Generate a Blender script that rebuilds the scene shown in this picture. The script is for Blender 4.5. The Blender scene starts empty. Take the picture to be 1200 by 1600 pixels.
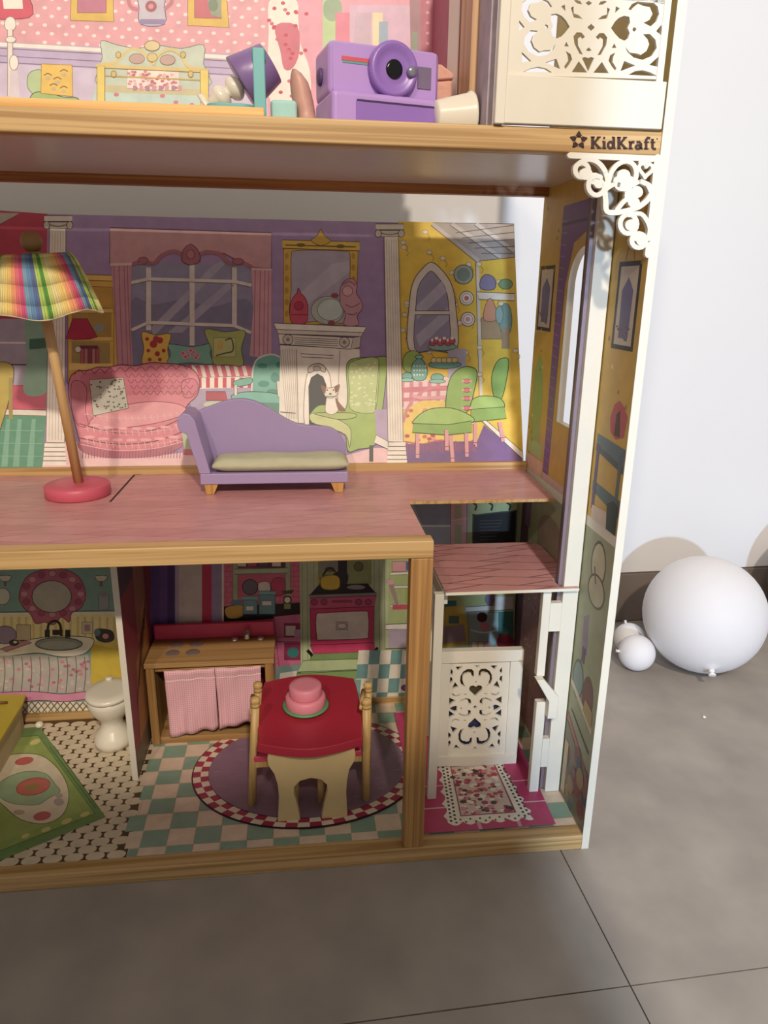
import bpy, math, random
from mathutils import Vector, Matrix
random.seed(7)
S = bpy.context.scene
COL = S.collection

# ---------------------------------------------------------------- camera
CF = 1129.5
CC = Vector((-.3511, -.7346, .6916))
YAW, PIT, ROL = .1177, .2983, .0137
_f = Vector((math.sin(YAW)*math.cos(PIT), math.cos(YAW)*math.cos(PIT), -math.sin(PIT)))
_r = Vector((math.cos(YAW), -math.sin(YAW), 0)); _u = _r.cross(_f)
CR = math.cos(ROL)*_r + math.sin(ROL)*_u
CU = -math.sin(ROL)*_r + math.cos(ROL)*_u
cam = bpy.data.cameras.new('camera'); cam_o = bpy.data.objects.new('camera', cam); COL.objects.link(cam_o)
cam.sensor_fit = 'VERTICAL'; cam.sensor_height = 24; cam.lens = CF/1600*24
cam.clip_start = .02
m = Matrix((CR, CU, -_f)).transposed().to_4x4(); m.translation = CC
cam_o.matrix_world = m
S.camera = cam_o

# ---------------------------------------------------------------- world, lights, exposure
S.view_settings.view_transform = 'Standard'
S.view_settings.look = 'None'
S.view_settings.gamma = 1
S.view_settings.use_curve_mapping = False
S.view_settings.exposure = 0
w = bpy.data.worlds.new('room_ambient'); S.world = w; w.use_nodes = True
w.node_tree.nodes['Background'].inputs[0].default_value = (1, .93, .86, 1)
w.node_tree.nodes['Background'].inputs[1].default_value = .35

def area(name, loc, tgt, size, power, col):
    l = bpy.data.lights.new(name, 'AREA'); l.shape = 'DISK'; l.size = size; l.energy = power; l.color = col
    o = bpy.data.objects.new(name, l); COL.objects.link(o); o.location = loc
    o.rotation_euler = (Vector(tgt)-Vector(loc)).to_track_quat('-Z', 'Y').to_euler()
    return o
area('warm_ceiling_light', (-1.15, -2.25, 2.25), (-.35, .2, .5), .12, 20, (1, .85, .68))
area('warm_ceiling_light', (-.12, -2.25, 2.25), (0, .1, .3), .12, 53, (1, .87, .72))
area('cool_low_light', (-.055, -2.5, .66), (.3, .3, .4), .09, 46, (.52, .73, 1))

# ---------------------------------------------------------------- projecting helpers (pixel of the photo -> point on a real plane)
def ray(x, y): return _f + CR*((x-600)/CF) - CU*((y-800)/CF)
def hit(x, y, ax, val):
    d = ray(x, y); return CC + d*((val-CC[ax])/d[ax])
def hitp(x, y, o, n):
    d = ray(x, y); return CC + d*((o-CC).dot(n)/d.dot(n))

def lin(c): return c/12.92 if c <= .04045 else ((c+.055)/1.055)**2.4
def hx(s, k=1.0, sat=1.0):
    c = [lin(int(s[i:i+2], 16)/255)*k for i in (0, 2, 4)]
    g = .3*c[0]+.6*c[1]+.1*c[2]
    return tuple(max(0, min(1, g+(v-g)*sat)) for v in c) + (1,)

# ---------------------------------------------------------------- materials
MATS = {}
def nmat(name):
    m = bpy.data.materials.new(name); m.use_nodes = True
    nt = m.node_tree; b = nt.nodes['Principled BSDF']
    return m, nt, b
def plain(name, hexc, rough=.55, k=1.0, vary=.06, vs=40, metal=0, bump=0, trans=0, sss=0):
    if name in MATS: return MATS[name]
    m, nt, b = nmat(name)
    c = hx(hexc, k)
    tc = nt.nodes.new('ShaderNodeTexCoord'); nz = nt.nodes.new('ShaderNodeTexNoise'); nz.inputs['Scale'].default_value = vs
    nz.inputs['Detail'].default_value = 4
    nt.links.new(tc.outputs['Object'], nz.inputs['Vector'])
    mx = nt.nodes.new('ShaderNodeMix'); mx.data_type = 'RGBA'
    mx.inputs['A'].default_value = tuple(x*(1-vary*2) for x in c[:3])+(1,)
    mx.inputs['B'].default_value = tuple(min(1, x*(1+vary*2)) for x in c[:3])+(1,)
    nt.links.new(nz.outputs['Fac'], mx.inputs['Factor']); nt.links.new(mx.outputs['Result'], b.inputs['Base Color'])
    b.inputs['Roughness'].default_value = rough; b.inputs['Metallic'].default_value = metal
    if sss:
        b.inputs['Subsurface Weight'].default_value = sss; b.inputs['Subsurface Radius'].default_value = (.06, .06, .065)
    if bump:
        bp = nt.nodes.new('ShaderNodeBump'); bp.inputs['Strength'].default_value = bump; bp.inputs['Distance'].default_value = .002
        nt.links.new(nz.outputs['Fac'], bp.inputs['Height']); nt.links.new(bp.outputs['Normal'], b.inputs['Normal'])
    MATS[name] = m; return m
def wood(name, c1, c2, axis='X', k=1.0):
    if name in MATS: return MATS[name]
    m, nt, b = nmat(name)
    tc = nt.nodes.new('ShaderNodeTexCoord'); mp = nt.nodes.new('ShaderNodeMapping')
    sc = {'X': (2.2, 70, 170), 'Z': (150, 70, 2.2), 'Y': (150, 2.2, 90)}[axis]
    mp.inputs['Scale'].default_value = sc
    nz = nt.nodes.new('ShaderNodeTexNoise'); nz.inputs['Scale'].default_value = 1; nz.inputs['Detail'].default_value = 5; nz.inputs['Distortion'].default_value = .6
    cr = nt.nodes.new('ShaderNodeValToRGB')
    cr.color_ramp.elements[0].position = .40; cr.color_ramp.elements[0].color = hx(c2, k)
    cr.color_ramp.elements[1].position = .56; cr.color_ramp.elements[1].color = hx(c1, k)
    nt.links.new(tc.outputs['Object'], mp.inputs['Vector']); nt.links.new(mp.outputs['Vector'], nz.inputs['Vector'])
    nt.links.new(nz.outputs['Fac'], cr.inputs['Fac']); nt.links.new(cr.outputs['Color'], b.inputs['Base Color'])
    b.inputs['Roughness'].default_value = .45
    MATS[name] = m; return m
def print_mat(name, rough=.45, vary=.10, scale=55):
    if name in MATS: return MATS[name]
    m, nt, b = nmat(name)
    at = nt.nodes.new('ShaderNodeVertexColor'); at.layer_name = 'Col'
    tc = nt.nodes.new('ShaderNodeTexCoord'); nz = nt.nodes.new('ShaderNodeTexNoise'); nz.inputs['Scale'].default_value = scale; nz.inputs['Detail'].default_value = 6
    nt.links.new(tc.outputs['Object'], nz.inputs['Vector'])
    mr = nt.nodes.new('ShaderNodeMapRange'); mr.inputs['To Min'].default_value = 1-vary*2; mr.inputs['To Max'].default_value = 1+vary*2
    nt.links.new(nz.outputs['Fac'], mr.inputs['Value'])
    mx = nt.nodes.new('ShaderNodeVectorMath'); mx.operation = 'SCALE'
    nt.links.new(at.outputs['Color'], mx.inputs[0]); nt.links.new(mr.outputs['Result'], mx.inputs['Scale'])
    nt.links.new(mx.outputs['Vector'], b.inputs['Base Color'])
    b.inputs['Roughness'].default_value = rough
    MATS[name] = m; return m

WHITE = plain('white_paint', 'ddd7c8', .45, vary=.02)
WOODX = wood('pine_long', 'cba874', 'a98450', 'X')
WOODZ = wood('pine_upright', 'b98d54', '9a7040', 'Z')
WOODY = wood('pine_deep', 'c6a06a', 'a98250', 'Y')
PRINT = print_mat('printed_paper')
CLOTHC = print_mat('dyed_cloth', .9, .05, 400)

# ---------------------------------------------------------------- mesh builder
class MB:
    def __init__(s): s.v = []; s.f = []; s.c = []; s.col = None; s.smooth = []
    def add(s, vs, fs, sm=False):
        n = len(s.v); s.v += [tuple(p) for p in vs]
        for f in fs: s.f.append([i+n for i in f]); s.c.append(s.col); s.smooth.append(sm)
    def box(s, x0, x1, y0, y1, z0, z1):
        vs = [(x, y, z) for x in (x0, x1) for y in (y0, y1) for z in (z0, z1)]
        s.add(vs, [(0,1,3,2), (4,6,7,5), (0,4,5,1), (2,3,7,6), (0,2,6,4), (1,5,7,3)]); return s
    def prism(s, pts, axis, a, b):
        """polygon extruded along an axis; pts are the two other coords in xyz order"""
        def mk(p, t):
            return {'X': (t, p[0], p[1]), 'Y': (p[0], t, p[1]), 'Z': (p[0], p[1], t)}[axis]
        n = len(pts)
        vs = [mk(p, a) for p in pts] + [mk(p, b) for p in pts]
        fs = [list(range(n)), list(range(2*n-1, n-1, -1))] + [(i, i+n, (i+1) % n+n, (i+1) % n) for i in range(n)]
        s.add(vs, fs); return s
    def slab(s, pts, d):
        """3D polygon extruded by vector d"""
        n = len(pts); d = Vector(d)
        vs = [Vector(p) for p in pts] + [Vector(p)+d for p in pts]
        s.add(vs, [list(range(n)), list(range(2*n-1, n-1, -1))] + [(i, i+n, (i+1) % n+n, (i+1) % n) for i in range(n)]); return s
    def lathe(s, prof, c=(0,0,0), ax=(0,0,1), n=28, sx=1, sy=1):
        ax = Vector(ax).normalized(); q = Vector((0,0,1)).rotation_difference(ax); c = Vector(c)
        vs = []; fs = []
        for r, z in prof:
            for i in range(n):
                a = 2*math.pi*i/n; vs.append(c + q @ Vector((r*math.cos(a)*sx, r*math.sin(a)*sy, z)))
        for j in range(len(prof)-1):
            for i in range(n):
                fs.append((j*n+i, j*n+(i+1) % n, (j+1)*n+(i+1) % n, (j+1)*n+i))
        fs.append(list(range(n))[::-1]); fs.append([(len(prof)-1)*n+i for i in range(n)])
        s.add(vs, fs, True); return s
    def tube(s, path, r, n=10):
        path = [Vector(p) for p in path]; rs = r if isinstance(r, (list, tuple)) else [r]*len(path)
        vs = []; fs = []
        for k, p in enumerate(path):
            t = (path[min(k+1, len(path)-1)]-path[max(k-1, 0)]).normalized()
            q = Vector((0,0,1)).rotation_difference(t)
            for i in range(n):
                a = 2*math.pi*i/n; vs.append(p + q @ Vector((rs[k]*math.cos(a), rs[k]*math.sin(a), 0)))
        for j in range(len(path)-1):
            for i in range(n): fs.append((j*n+i, j*n+(i+1) % n, (j+1)*n+(i+1) % n, (j+1)*n+i))
        fs.append(list(range(n))[::-1]); fs.append([(len(path)-1)*n+i for i in range(n)])
        s.add(vs, fs, True); return s
    def ball(s, c, r, n=20, sz=1):
        prof = [(max(1e-5, r*math.sin(math.pi*i/(n//2))), -r*sz*math.cos(math.pi*i/(n//2))) for i in range(n//2+1)]
        return s.lathe(prof, c, n=n)
    def build(s, name, mat, parent=None, bevel=0, loc=None, autosm=False):
        me = bpy.data.meshes.new(name); me.from_pydata([tuple(v) for v in s.v], [], s.f); me.materials.append(mat)
        me.polygons.foreach_set('use_smooth', s.smooth)
        if any(c is not None for c in s.c):
            ca = me.color_attributes.new('Col', 'FLOAT_COLOR', 'CORNER')
            for p in me.polygons:
                for li in p.loop_indices: ca.data[li].color = s.c[p.index] or (1,1,1,1)
        me.update()
        o = bpy.data.objects.new(name, me); COL.objects.link(o)
        if parent:
            o.parent = parent
            if loc is None: o.matrix_parent_inverse = Matrix.Translation(-wpos(parent))
        if loc is not None: o.location = loc
        if bevel:
            b = o.modifiers.new('bevel', 'BEVEL'); b.width = bevel; b.segments = 3; b.limit_method = 'ANGLE'; b.angle_limit = .7
            for p in me.polygons: p.use_smooth = True
            b.harden_normals = True
        return o
def wpos(o):
    p = Vector(o.location)
    # parents here are only translated; children of children keep their own inverse
    return Vector((0,0,0)) if o.parent else p
def bx(*a): return MB().box(*a)
def thing(name, label, cat, loc=(0,0,0), group=None):
    o = bpy.data.objects.new(name, None); COL.objects.link(o); o.location = loc; o.empty_display_size = .02
    tag(o, label, cat, group); return o
def tag(o, label, cat, group=None):
    o['label'] = label; o['category'] = cat
    if group: o['group'] = group
    return o
def struct(o): o['kind'] = 'structure'; return o

# ---------------------------------------------------------------- flat print (paper illustration glued on a board)
def cr(pts, n=5, closed=True):
    out = []; N = len(pts)
    rng = range(N) if closed else range(N-1)
    for i in rng:
        p0, p1, p2, p3 = (pts[(i-1) % N], pts[i], pts[(i+1) % N], pts[(i+2) % N]) if closed else (pts[max(i-1,0)], pts[i], pts[i+1], pts[min(i+2,N-1)])
        for k in range(n):
            t = k/n
            out.append(tuple(.5*((2*b)+(c-a)*t+(2*a-5*b+4*c-d)*t*t+(-a+3*b-3*c+d)*t**3) for a, b, c, d in zip(p0, p1, p2, p3)))
    if not closed: out.append(tuple(pts[-1]))
    return out
def ellp(cx, cy, rx, ry, rot=0, n=20):
    c, s = math.cos(rot), math.sin(rot)
    return [(cx+rx*math.cos(a)*c-ry*math.sin(a)*s, cy+rx*math.cos(a)*s+ry*math.sin(a)*c) for a in [2*math.pi*i/n for i in range(n)]]
def ribbon(pts, w, closed=False):
    L = []; R_ = []; N = len(pts)
    for i in range(N):
        a = pts[(i-1) % N] if closed else pts[max(i-1,0)]; b = pts[(i+1) % N] if closed else pts[min(i+1,N-1)]
        dx, dy = b[0]-a[0], b[1]-a[1]; l = math.hypot(dx, dy) or 1
        L.append((pts[i][0]-dy/l*w/2, pts[i][1]+dx/l*w/2)); R_.append((pts[i][0]+dy/l*w/2, pts[i][1]-dx/l*w/2))
    q = []
    for i in range(N if closed else N-1):
        j = (i+1) % N; q.append([L[i], L[j], R_[j], R_[i]])
    return q
class Print:
    STEP = .00005
    def __init__(s, o, n, k=1.0):
        s.o = Vector(o); s.n = Vector(n).normalized(); s.mb = MB(); s.bb = []; s.k = k; s.sat = .90
    def w(s, p, off=0):
        return hitp(p[0], p[1], s.o, s.n) + s.n*off
    def layer(s, pts):
        x0 = min(p[0] for p in pts); x1 = max(p[0] for p in pts); y0 = min(p[1] for p in pts); y1 = max(p[1] for p in pts)
        L = 1
        for b in s.bb:
            if b[0] < x1 and b[1] > x0 and b[2] < y1 and b[3] > y0 and b[4] >= L: L = b[4]+1
        s.bb.append((x0, x1, y0, y1, L)); return L
    def poly(s, pts, c, out=None, ow=1.2, k=1.0):
        L = s.layer(pts); s.mb.col = hx(c, s.k*k, s.sat)
        s.mb.add([s.w(p, L*s.STEP) for p in pts], [list(range(len(pts)))])
        if out: s.line(pts, ow, out, True)
        return s
    def cur(s, pts, c, out=None, ow=1.2, n=5): return s.poly(cr(pts, n), c, out, ow)
    def ell(s, cx, cy, rx, ry, c, out=None, ow=1.2, rot=0, n=18): return s.poly(ellp(cx, cy, rx, ry, rot, n), c, out, ow)
    def rect(s, x0, y0, x1, y1, c, out=None, ow=1.2): return s.poly([(x0,y0),(x1,y0),(x1,y1),(x0,y1)], c, out, ow)
    def line(s, pts, w, c, closed=False):
        L = s.layer(pts); s.mb.col = hx(c, s.k, s.sat)
        for q in ribbon(pts, w, closed): s.mb.add([s.w(p, L*s.STEP) for p in q], [(0,1,2,3)])
        return s
    def cline(s, pts, w, c, n=5): return s.line(cr(pts, n, False), w, c)
    def wpoly(s, pts, c):
        s.mb.col = hx(c, s.k, s.sat); s.mb.add([Vector(p)+s.n*s.STEP*.5 for p in pts], [list(range(len(pts)))]); return s
    def build(s, name, parent, mat=None): return s.mb.build(name, mat or PRINT, parent)

# ================================================================ THE ROOM
D = .342; H0 = .0213; ZF = .427; HM = .430; HU = .819
WROT = .035
def rp(x, y):     # room axes (turned slightly against the toy house), origin at a tile corner
    c, s_ = math.cos(WROT), math.sin(WROT); return (-.021+x*c-y*s_, -.192+x*s_+y*c)
TILE = plain('stone_tile', 'a1988f', .5, vary=.2, vs=9, bump=.08)
GROUT = plain('grout', '5f564c', .9)
WALLM = plain('white_wall', 'e6e4e4', .8, vary=.012, vs=6)
SKIRT = plain('skirting_tile', '7a6e66', .4, vary=.1, vs=14)
def rquad(x0, x1, y0, y1, z0, z1, mb=None):
    mb = mb or MB(); mb.prism([rp(x0,y0), rp(x1,y0), rp(x1,y1), rp(x0,y1)], 'Z', z0, z1); return mb
floor = struct(rquad(-2.4, 2.4, -3.2, .852, -.03, -.0025).build('floor', GROUT))
T = .815
for i in range(-3, 3):
    for j in range(-4, 1):
        y1 = (j+1)*T-.0008 if j < 0 else .826
        rquad(i*T+.0008, (i+1)*T-.0008, j*T+.0008, y1, -.0025, 0).build('tile', TILE, floor)
WY = .836
struct(rquad(-2.4, 2.4, WY, WY+.03, -.03, 2.5).build('wall_back', WALLM))
bb = struct(rquad(-2.4, 2.4, WY-.002, WY, 0, .112).build('baseboard_back', GROUT))
for i in range(-3, 3): rquad(i*T+.001, (i+1)*T-.001, WY-.009, WY-.002, .001, .110).build('tile', SKIRT, bb)
# added light blocker, unseen behind the viewpoint: keeps near floor and lower storey dim
struct(MB().box(-1.55, -.061, -1.06, -1.0, 0, 1.10).build('light_blocker', WALLM))

# ================================================================ THE TOY HOUSE
house = thing('dollhouse', 'large open-fronted wooden dollhouse with printed rooms, pine beams and white lattice', 'dollhouse', (0, 0, 0))
XL = -1.05
bx(XL, 0, 0, .02, 0, H0).build('base_beam', WOODX, house, .0012)
bx(XL, 0, .334, D, .001, .032).build('base_back_rail', WOODX, house, .001)
gboard = bx(XL, 0, .0202, .3338, .006, H0-.0006).build('ground_floor_board', WOODY, house)
bx(XL, -.2085, 0, .0215, .4095, HM).build('middle_beam', WOODX, house, .0015)
bx(-.2335, -.2085, .0003, .0205, H0+.0002, .4093).build('post', WOODZ, house, .0012)
mboard = MB().prism([(XL,.0217), (-.2125,.0217), (-.2125,.1665), (-.014,.1665), (-.006,.3338), (XL,.3338)], 'Z', .4222, ZF-.0005).build('middle_floor_board', WOODY, house)
bx(XL, -.001, .334, D, .408, .438).build('middle_back_rail', WOODX, house, .001)
ub = bx(XL, 0, 0, .0205, HU, .840).build('upper_beam', WOODX, house, .0018)
bx(XL, -.001, .0207, .3255, .8305, .8375).build('upper_floor_board', plain('white_board', 'cfc6bd', .25, vary=.02), house)
bx(XL, -.001, .326, D, HU, .840).build('upper_back_beam', wood('pine_dark', 'b07236', '8d5524', 'X'), house)

# side panel with arched cut-outs
def arch(y0, y1, z0, zs, zt, n=12):
    c = (y0+y1)/2; r = (y1-y0)/2
    return [(y0,z0), (y1,z0)] + [(c+r*math.cos(math.pi*i/n), zs+(zt-zs)*math.sin(math.pi*i/n)) for i in range(n+1)]
def panel_with_arches(x0, x1, ya, yb, za, zb, holes):
    """upright board (in the YZ plane) whose openings are real holes: built as horizontal strips"""
    mb = MB(); z = za
    for (y0, y1, h0, hs, ht) in holes:
        mb.box(x0, x1, ya, yb, z, h0)
        n = 12; c = (y0+y1)/2; r = (y1-y0)/2
        zs = [h0, hs] + [hs+(ht-hs)*math.sin(math.pi/2*i/n) for i in range(1, n+1)]
        ws = [r, r] + [r*math.cos(math.pi/2*i/n) for i in range(1, n+1)]
        for sgn, ye in ((-1, ya), (1, yb)):
            pts = [(ye, h0)] + [(c+sgn*wd, zz) for wd, zz in zip(ws, zs)] + [(ye, ht)]
            mb.prism(pts, 'X', x0, x1)
        z = ht
    mb.box(x0, x1, ya, yb, z, zb); return mb
HOLES = [(.112, .222, .07, .325, .369), (.110, .222, .521, .698, .747)]
side = panel_with_arches(.0, .0095, 0, .346, 0, 1.10, HOLES).build('side_panel', WHITE, house)
bx(XL-.0095, XL, 0, .346, 0, 1.10).build('side_panel', WHITE, house)
gback = bx(XL, -.0005, D+.0005, D+.005, .004, .4150).build('ground_back_board', WHITE, house)
# living room backdrop has come out of its groove and leans back towards the wall
LB0 = Vector((0, D, .4385)); LB1 = Vector((0, .476, .793)); ld = (LB1-LB0).normalized(); ln = Vector((0, -ld.z, ld.y))
lback = MB().slab([(XL, LB0.y, LB0.z), (-.008, LB0.y, LB0.z), (-.008, LB1.y, LB1.z), (XL, LB1.y, LB1.z)], -ln*.004).build('living_room_backdrop', WHITE, house)
uback = bx(XL, -.166, D+.0005, D+.005, .8405, 1.10).build('upper_back_board', WHITE, house)

# ---------------------------------------------------------------- living room backdrop print
def living():
    P = Print((0, LB0.y, LB0.z), ln)
    P.wpoly([(XL, LB0.y, LB0.z), (-.008, LB0.y, LB0.z), (-.008, LB1.y, LB1.z), (XL, LB1.y, LB1.z)], 'a387b3')
    DK = '3a2a2a'
    # room at the far left
    P.poly([(-60,325),(74,334),(70,652),(-60,652)], 'b8304e')
    P.poly([(-40,331),(32,333),(-40,372)], 'b9aaa0', DK, 1)
    P.rect(-40, 498, 46, 602, 'a99fb2'); P.line([(-40,535),(46,536)], 2.5, 'e5dccf'); P.line([(-40,569),(46,570)], 2, '463b45')
    P.poly([(-40,602),(72,604),(72,640),(-40,638)], 'd2526f')
    P.poly([(-40,638),(72,641),(72,650),(-40,647)], 'eadfce', DK, .8)
    P.poly([(-40,648),(72,650),(66,731),(-60,731)], '5d9a7c')
    for x in (10, 28, 50): P.poly([(x,655),(x+6,655),(x+2,729),(x-8,729)], '7db598')
    for y in (672, 692, 712): P.line([(-40,y),(66,y+1)], 1, '8cc0a4')
    P.cur([(40,500),(70,500),(76,560),(74,612),(38,614),(42,560)], '86ae95')
    P.poly([(46,530),(72,528),(72,544),(46,546)], '3f6f5c')
    P.cur([(-10,578),(18,570),(20,600),(4,660),(-10,690)], 'c0ab48', DK, 1)
    P.rect(14, 590, 20, 655, 'a8984a')
    # bookcase
    P.poly([(106,430),(192,433),(190,600),(106,600)], 'd9ac3c', DK, .9)
    P.poly([(106,428),(194,431),(194,440),(106,437)], 'e6bd52', '6d5420', 1)
    P.poly([(112,446),(176,449),(176,482),(112,480)], 'c79a33', '6d5420', .9)
    P.poly([(112,488),(174,490),(174,527),(112,526)], 'ad8a3a'); P.poly([(112,534),(172,535),(172,568),(112,567)], 'a08a48')
    P.rect(108, 482, 176, 489, 'e2bb55', '6d5420', .7); P.rect(108, 526, 176, 533, 'e2bb55', '6d5420', .7); P.rect(108, 568, 176, 578, 'e8c665')
    P.rect(178, 440, 186, 600, 'ddb54c', '6d5420', .8)
    for i, c in enumerate(('b7505f','c06a78','8a3a48','c06a78','a8475a')): P.rect(126+i*6, 542, 131+i*6, 568, c, DK, .6)
    P.rect(125, 540, 153, 545, '6a2c38'); P.ell(122, 546, 5, 5, 'ddd3c0', DK, .8)
    P.ell(155, 512, 8, 7, '8f968e')
    P.poly([(114,498),(136,498),(152,527),(140,530),(116,531),(103,529)], 'b31b47', '5f0c26', 1)
    P.poly([(66,730),(72,690),(120,690),(130,706),(240,712),(300,706),(320,712),(540,712),(582,700),(608,700),(606,731)], 'efc4c6')
    # column one
    def column(pts_sh, cap, base):
        P.poly(pts_sh, 'ebe1d2')
        (x0a, y0a), (x1a, y1a), (x1b, y1b), (x0b, y0b) = pts_sh
        for i in range(1, 6):
            t = i/6; P.line([(x0a+(x1a-x0a)*t, y0a+4), (x0b+(x1b-x0b)*t, y0b-2)], .7, 'b5a898')
        P.line([(x0a,y0a),(x0b,y0b)], .9, '6e6258'); P.line([(x1a,y1a),(x1b,y1b)], .9, '6e6258')
        cx, cy = cap
        P.rect(cx-22, cy-8, cx+22, cy+1, 'ddd2c4', DK, 1); P.rect(cx-18, cy+2, cx+18, cy+12, 'cfc3b4', DK, .9)
        P.ell(cx-18, cy+7, 5, 6, 'c9bdae', DK, 1); P.ell(cx+18, cy+7, 5, 6, 'c9bdae', DK, 1); P.cline([(cx-14,cy+6),(cx,cy+9),(cx+14,cy+6)], 1, DK)
        xa, ya, xb, yb = base
        P.poly([(xa+3,ya),(xb-3,ya),(xb,yb),(xa,yb)], 'f0e7d8')
        n = 5
        for i in range(n):
            y = ya+(yb-ya)*i/n; P.line([(xa+3-3*i/n,y),(xb-3+3*i/n,y)], 1.1, DK)
    column([(78,357),(103,358),(101,692),(72,690)], (91,345), (67,692,104,727))
    # bay window
    P.poly([(176,410),(424,414),(424,572),(184,572)], '938fab')
    P.poly([(204,480),(392,480),(392,575),(204,575)], '7f7d9c')
    P.cur([(206,470),(240,476),(290,468),(330,480),(392,472),(392,575),(206,575)], '807c98')
    P.poly([(236,512),(332,415),(346,408),(352,412),(240,526)], 'a7a0b5'); P.poly([(262,520),(358,440),(366,446),(285,520)], 'a7a0b5')
    CRM = 'd9cfc6'
    for pts in ([(232,418),(232,516)], [(300,405),(300,540)], [(366,418),(366,512)]): P.line(pts, 8, CRM); P.line([(pts[0][0]-4,pts[0][1]),(pts[1][0]-4,pts[1][1])], .8, '6c6070')
    for pts in ([(205,442),(232,436),(366,440),(393,446)], [(206,516),(232,504),(366,509),(392,520)]): P.line(pts, 5, CRM); P.line([(x,y+3) for x,y in pts], .8, '5d5262')
    P.poly([(173,408),(206,412),(204,500),(208,572),(186,590),(180,500)], 'c98f9b')
    P.poly([(392,414),(424,418),(424,562),(390,556),(396,480)], 'd49ba6')
    for x in (182, 190, 198, 203): P.cline([(x-4,414),(x-2,480),(x+2,570)], 1.6, 'a9707e')
    for x in (399, 407, 414, 420): P.cline([(x,418),(x-1,480),(x-2,556)], 1.6, 'ad7482')
    P.poly([(172,360),(424,367),(424,420),(396,418),(372,408),(350,396),(322,394),(298,402),(275,393),(250,400),(240,410),(225,414),(206,412),(172,414)], 'c9959b', '6a3c48', 1.2)
    P.line([(172,359),(424,367)], 4, 'e0b4b6'); P.line([(172,356),(424,364)], 1.2, '6a3c48')
    P.line([(172,414),(206,413)], 4, 'e0b9b8'); P.line([(394,420),(425,421)], 4, 'e0b9b8')
    P.cline([(206,414),(222,408),(240,412),(252,400),(270,393),(285,398),(298,408),(312,398),(325,394),(345,398),(358,412),(376,410),(394,418)], 6, 'a86672')
    P.cur([(286,392),(298,382),(310,392),(312,408),(298,414),(285,408)], 'a9636f', '5c2c38', 1); P.ell(298, 398, 6, 7, 'bb7781', '5c2c38', .8)
    P.ell(224, 407, 8, 5, 'a9636f', '5c2c38', .8); P.ell(372, 409, 9, 5, 'a9636f', '5c2c38', .8)
    # window seat with striped cloth
    P.poly([(292,570),(390,572),(390,588),(300,590)], 'efdccb')
    for i in range(8): x = 292+i*13; P.poly([(x,570),(x+7,570),(x+12,589),(x+5,589)], 'd95774')
    P.poly([(300,590),(392,588),(392,606),(305,608)], 'f2e6d6', DK, .6)
    for i in range(7): P.rect(309+i*13, 590, 315+i*13, 606, 'd4335c')
    P.poly([(290,608),(392,606),(392,640),(300,640)], 'b3a2c0'); P.poly([(322,612),(352,612),(356,626),(322,626)], 'b8434f', '5a1a22', 1); P.ell(336, 632, 18, 5, 'c9d6b8')
    # pillows
    P.cur([(222,519),(244,524),(267,522),(262,545),(264,568),(242,566),(222,568),(225,545)], 'e4b83c', DK, .8, 3)
    for x, y, r in ((240,538,6),(250,532,5),(232,548,3),(246,553,4),(256,548,3),(230,530,3),(250,562,3),(234,562,3),(244,530,5)): P.ell(x, y, r, r, 'b02f3c')
    P.cur([(264,538),(300,542),(333,537),(328,552),(332,569),(298,567),(262,569),(267,553)], '79b39c', DK, .8, 3)
    for x, y in ((286,552),(294,556),(302,550),(308,556),(298,548),(290,558),(306,559)): P.ell(x, y, 5, 3.5, 'd98a97'); P.ell(x, y, 2, 1.5, 'b04a5e')
    P.cur([(320,515),(352,519),(383,517),(377,545),(380,571),(354,570),(334,569),(330,545)], 'a9b35c', DK, .8, 3)
    P.rect(334, 528, 368, 558, 'c0c27a', '5d6330', .8); P.ell(344, 540, 5, 8, 'd3b04a'); P.cline([(352,532),(362,530),(364,548),(352,552),(338,556)], 2, '4e5230')
    # pink sofa
    sofa = [(110,590),(122,580),(138,579),(152,574),(170,574),(190,570),(212,572),(234,567),(258,568),(282,570),(302,578),(312,596),(308,618),(294,632),(286,650),(290,668),(284,692),(250,704),(205,709),(160,707),(130,698),(120,672),(112,640),(107,612)]
    P.cur(sofa, 'de8290', '6b2438', 1.3, 3)
    P.cur([(124,690),(180,704),(250,698),(286,684),(284,698),(250,712),(180,716),(132,708)], 'b96a7b')
    for i in range(34): x = 130+i*4.6; P.line([(x,703+4*math.sin(i)),(x-1,716)], 1, '9a4d61')
    P.cur([(126,588),(170,580),(230,574),(284,578),(298,600),(282,616),(240,612),(200,618),(150,620)], 'cf7080')
    P.cur([(112,600),(126,596),(136,610),(134,640),(138,665),(122,664),(113,640)], 'd5788a', '8a3549', 1)
    P.cur([(286,596),(302,592),(310,604),(304,618),(290,622),(284,610)], 'd5788a', '8a3549', 1)
    P.cur([(140,660),(170,640),(230,628),(280,632),(290,646),(250,660),(200,668),(160,672)], 'e79aa2', '8a3549', 1)
    P.cline([(124,662),(180,676),(240,672),(288,652)], 1.3, '7a2c40'); P.cline([(122,684),(180,694),(240,690),(288,674)], 1.3, '7a2c40'); P.cline([(126,694),(180,704),(240,701),(286,690)], 1.6, 'f0aab0')
    for x in range(140, 290, 22):
        P.ell(x, 684-8*((x-205)/85)**2+4, 9, 2.5, 'eeaab0'); P.ell(x+8, 664-9*((x-205)/85)**2+6, 8, 2, 'f0b2b6')
    for i in range(15):
        x = 136+i*10; dy = 10*((x-205)/85)**2
        for yb_ in (646, 668, 688): P.line([(x,yb_-dy+4),(x+2,yb_-dy+13)], 1.2, 'f0b6ba'); P.line([(x-4,yb_-dy+8),(x+6,yb_-dy+8)], 1, 'f0b6ba')
    for r_ in range(4):
        for i in range(9): P.cline([(196+i*11+r_*4,584+r_*9),(201+i*11+r_*4,590+r_*9),(206+i*11+r_*4,584+r_*9)], 1.1, '9c3f54', 3)
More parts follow.
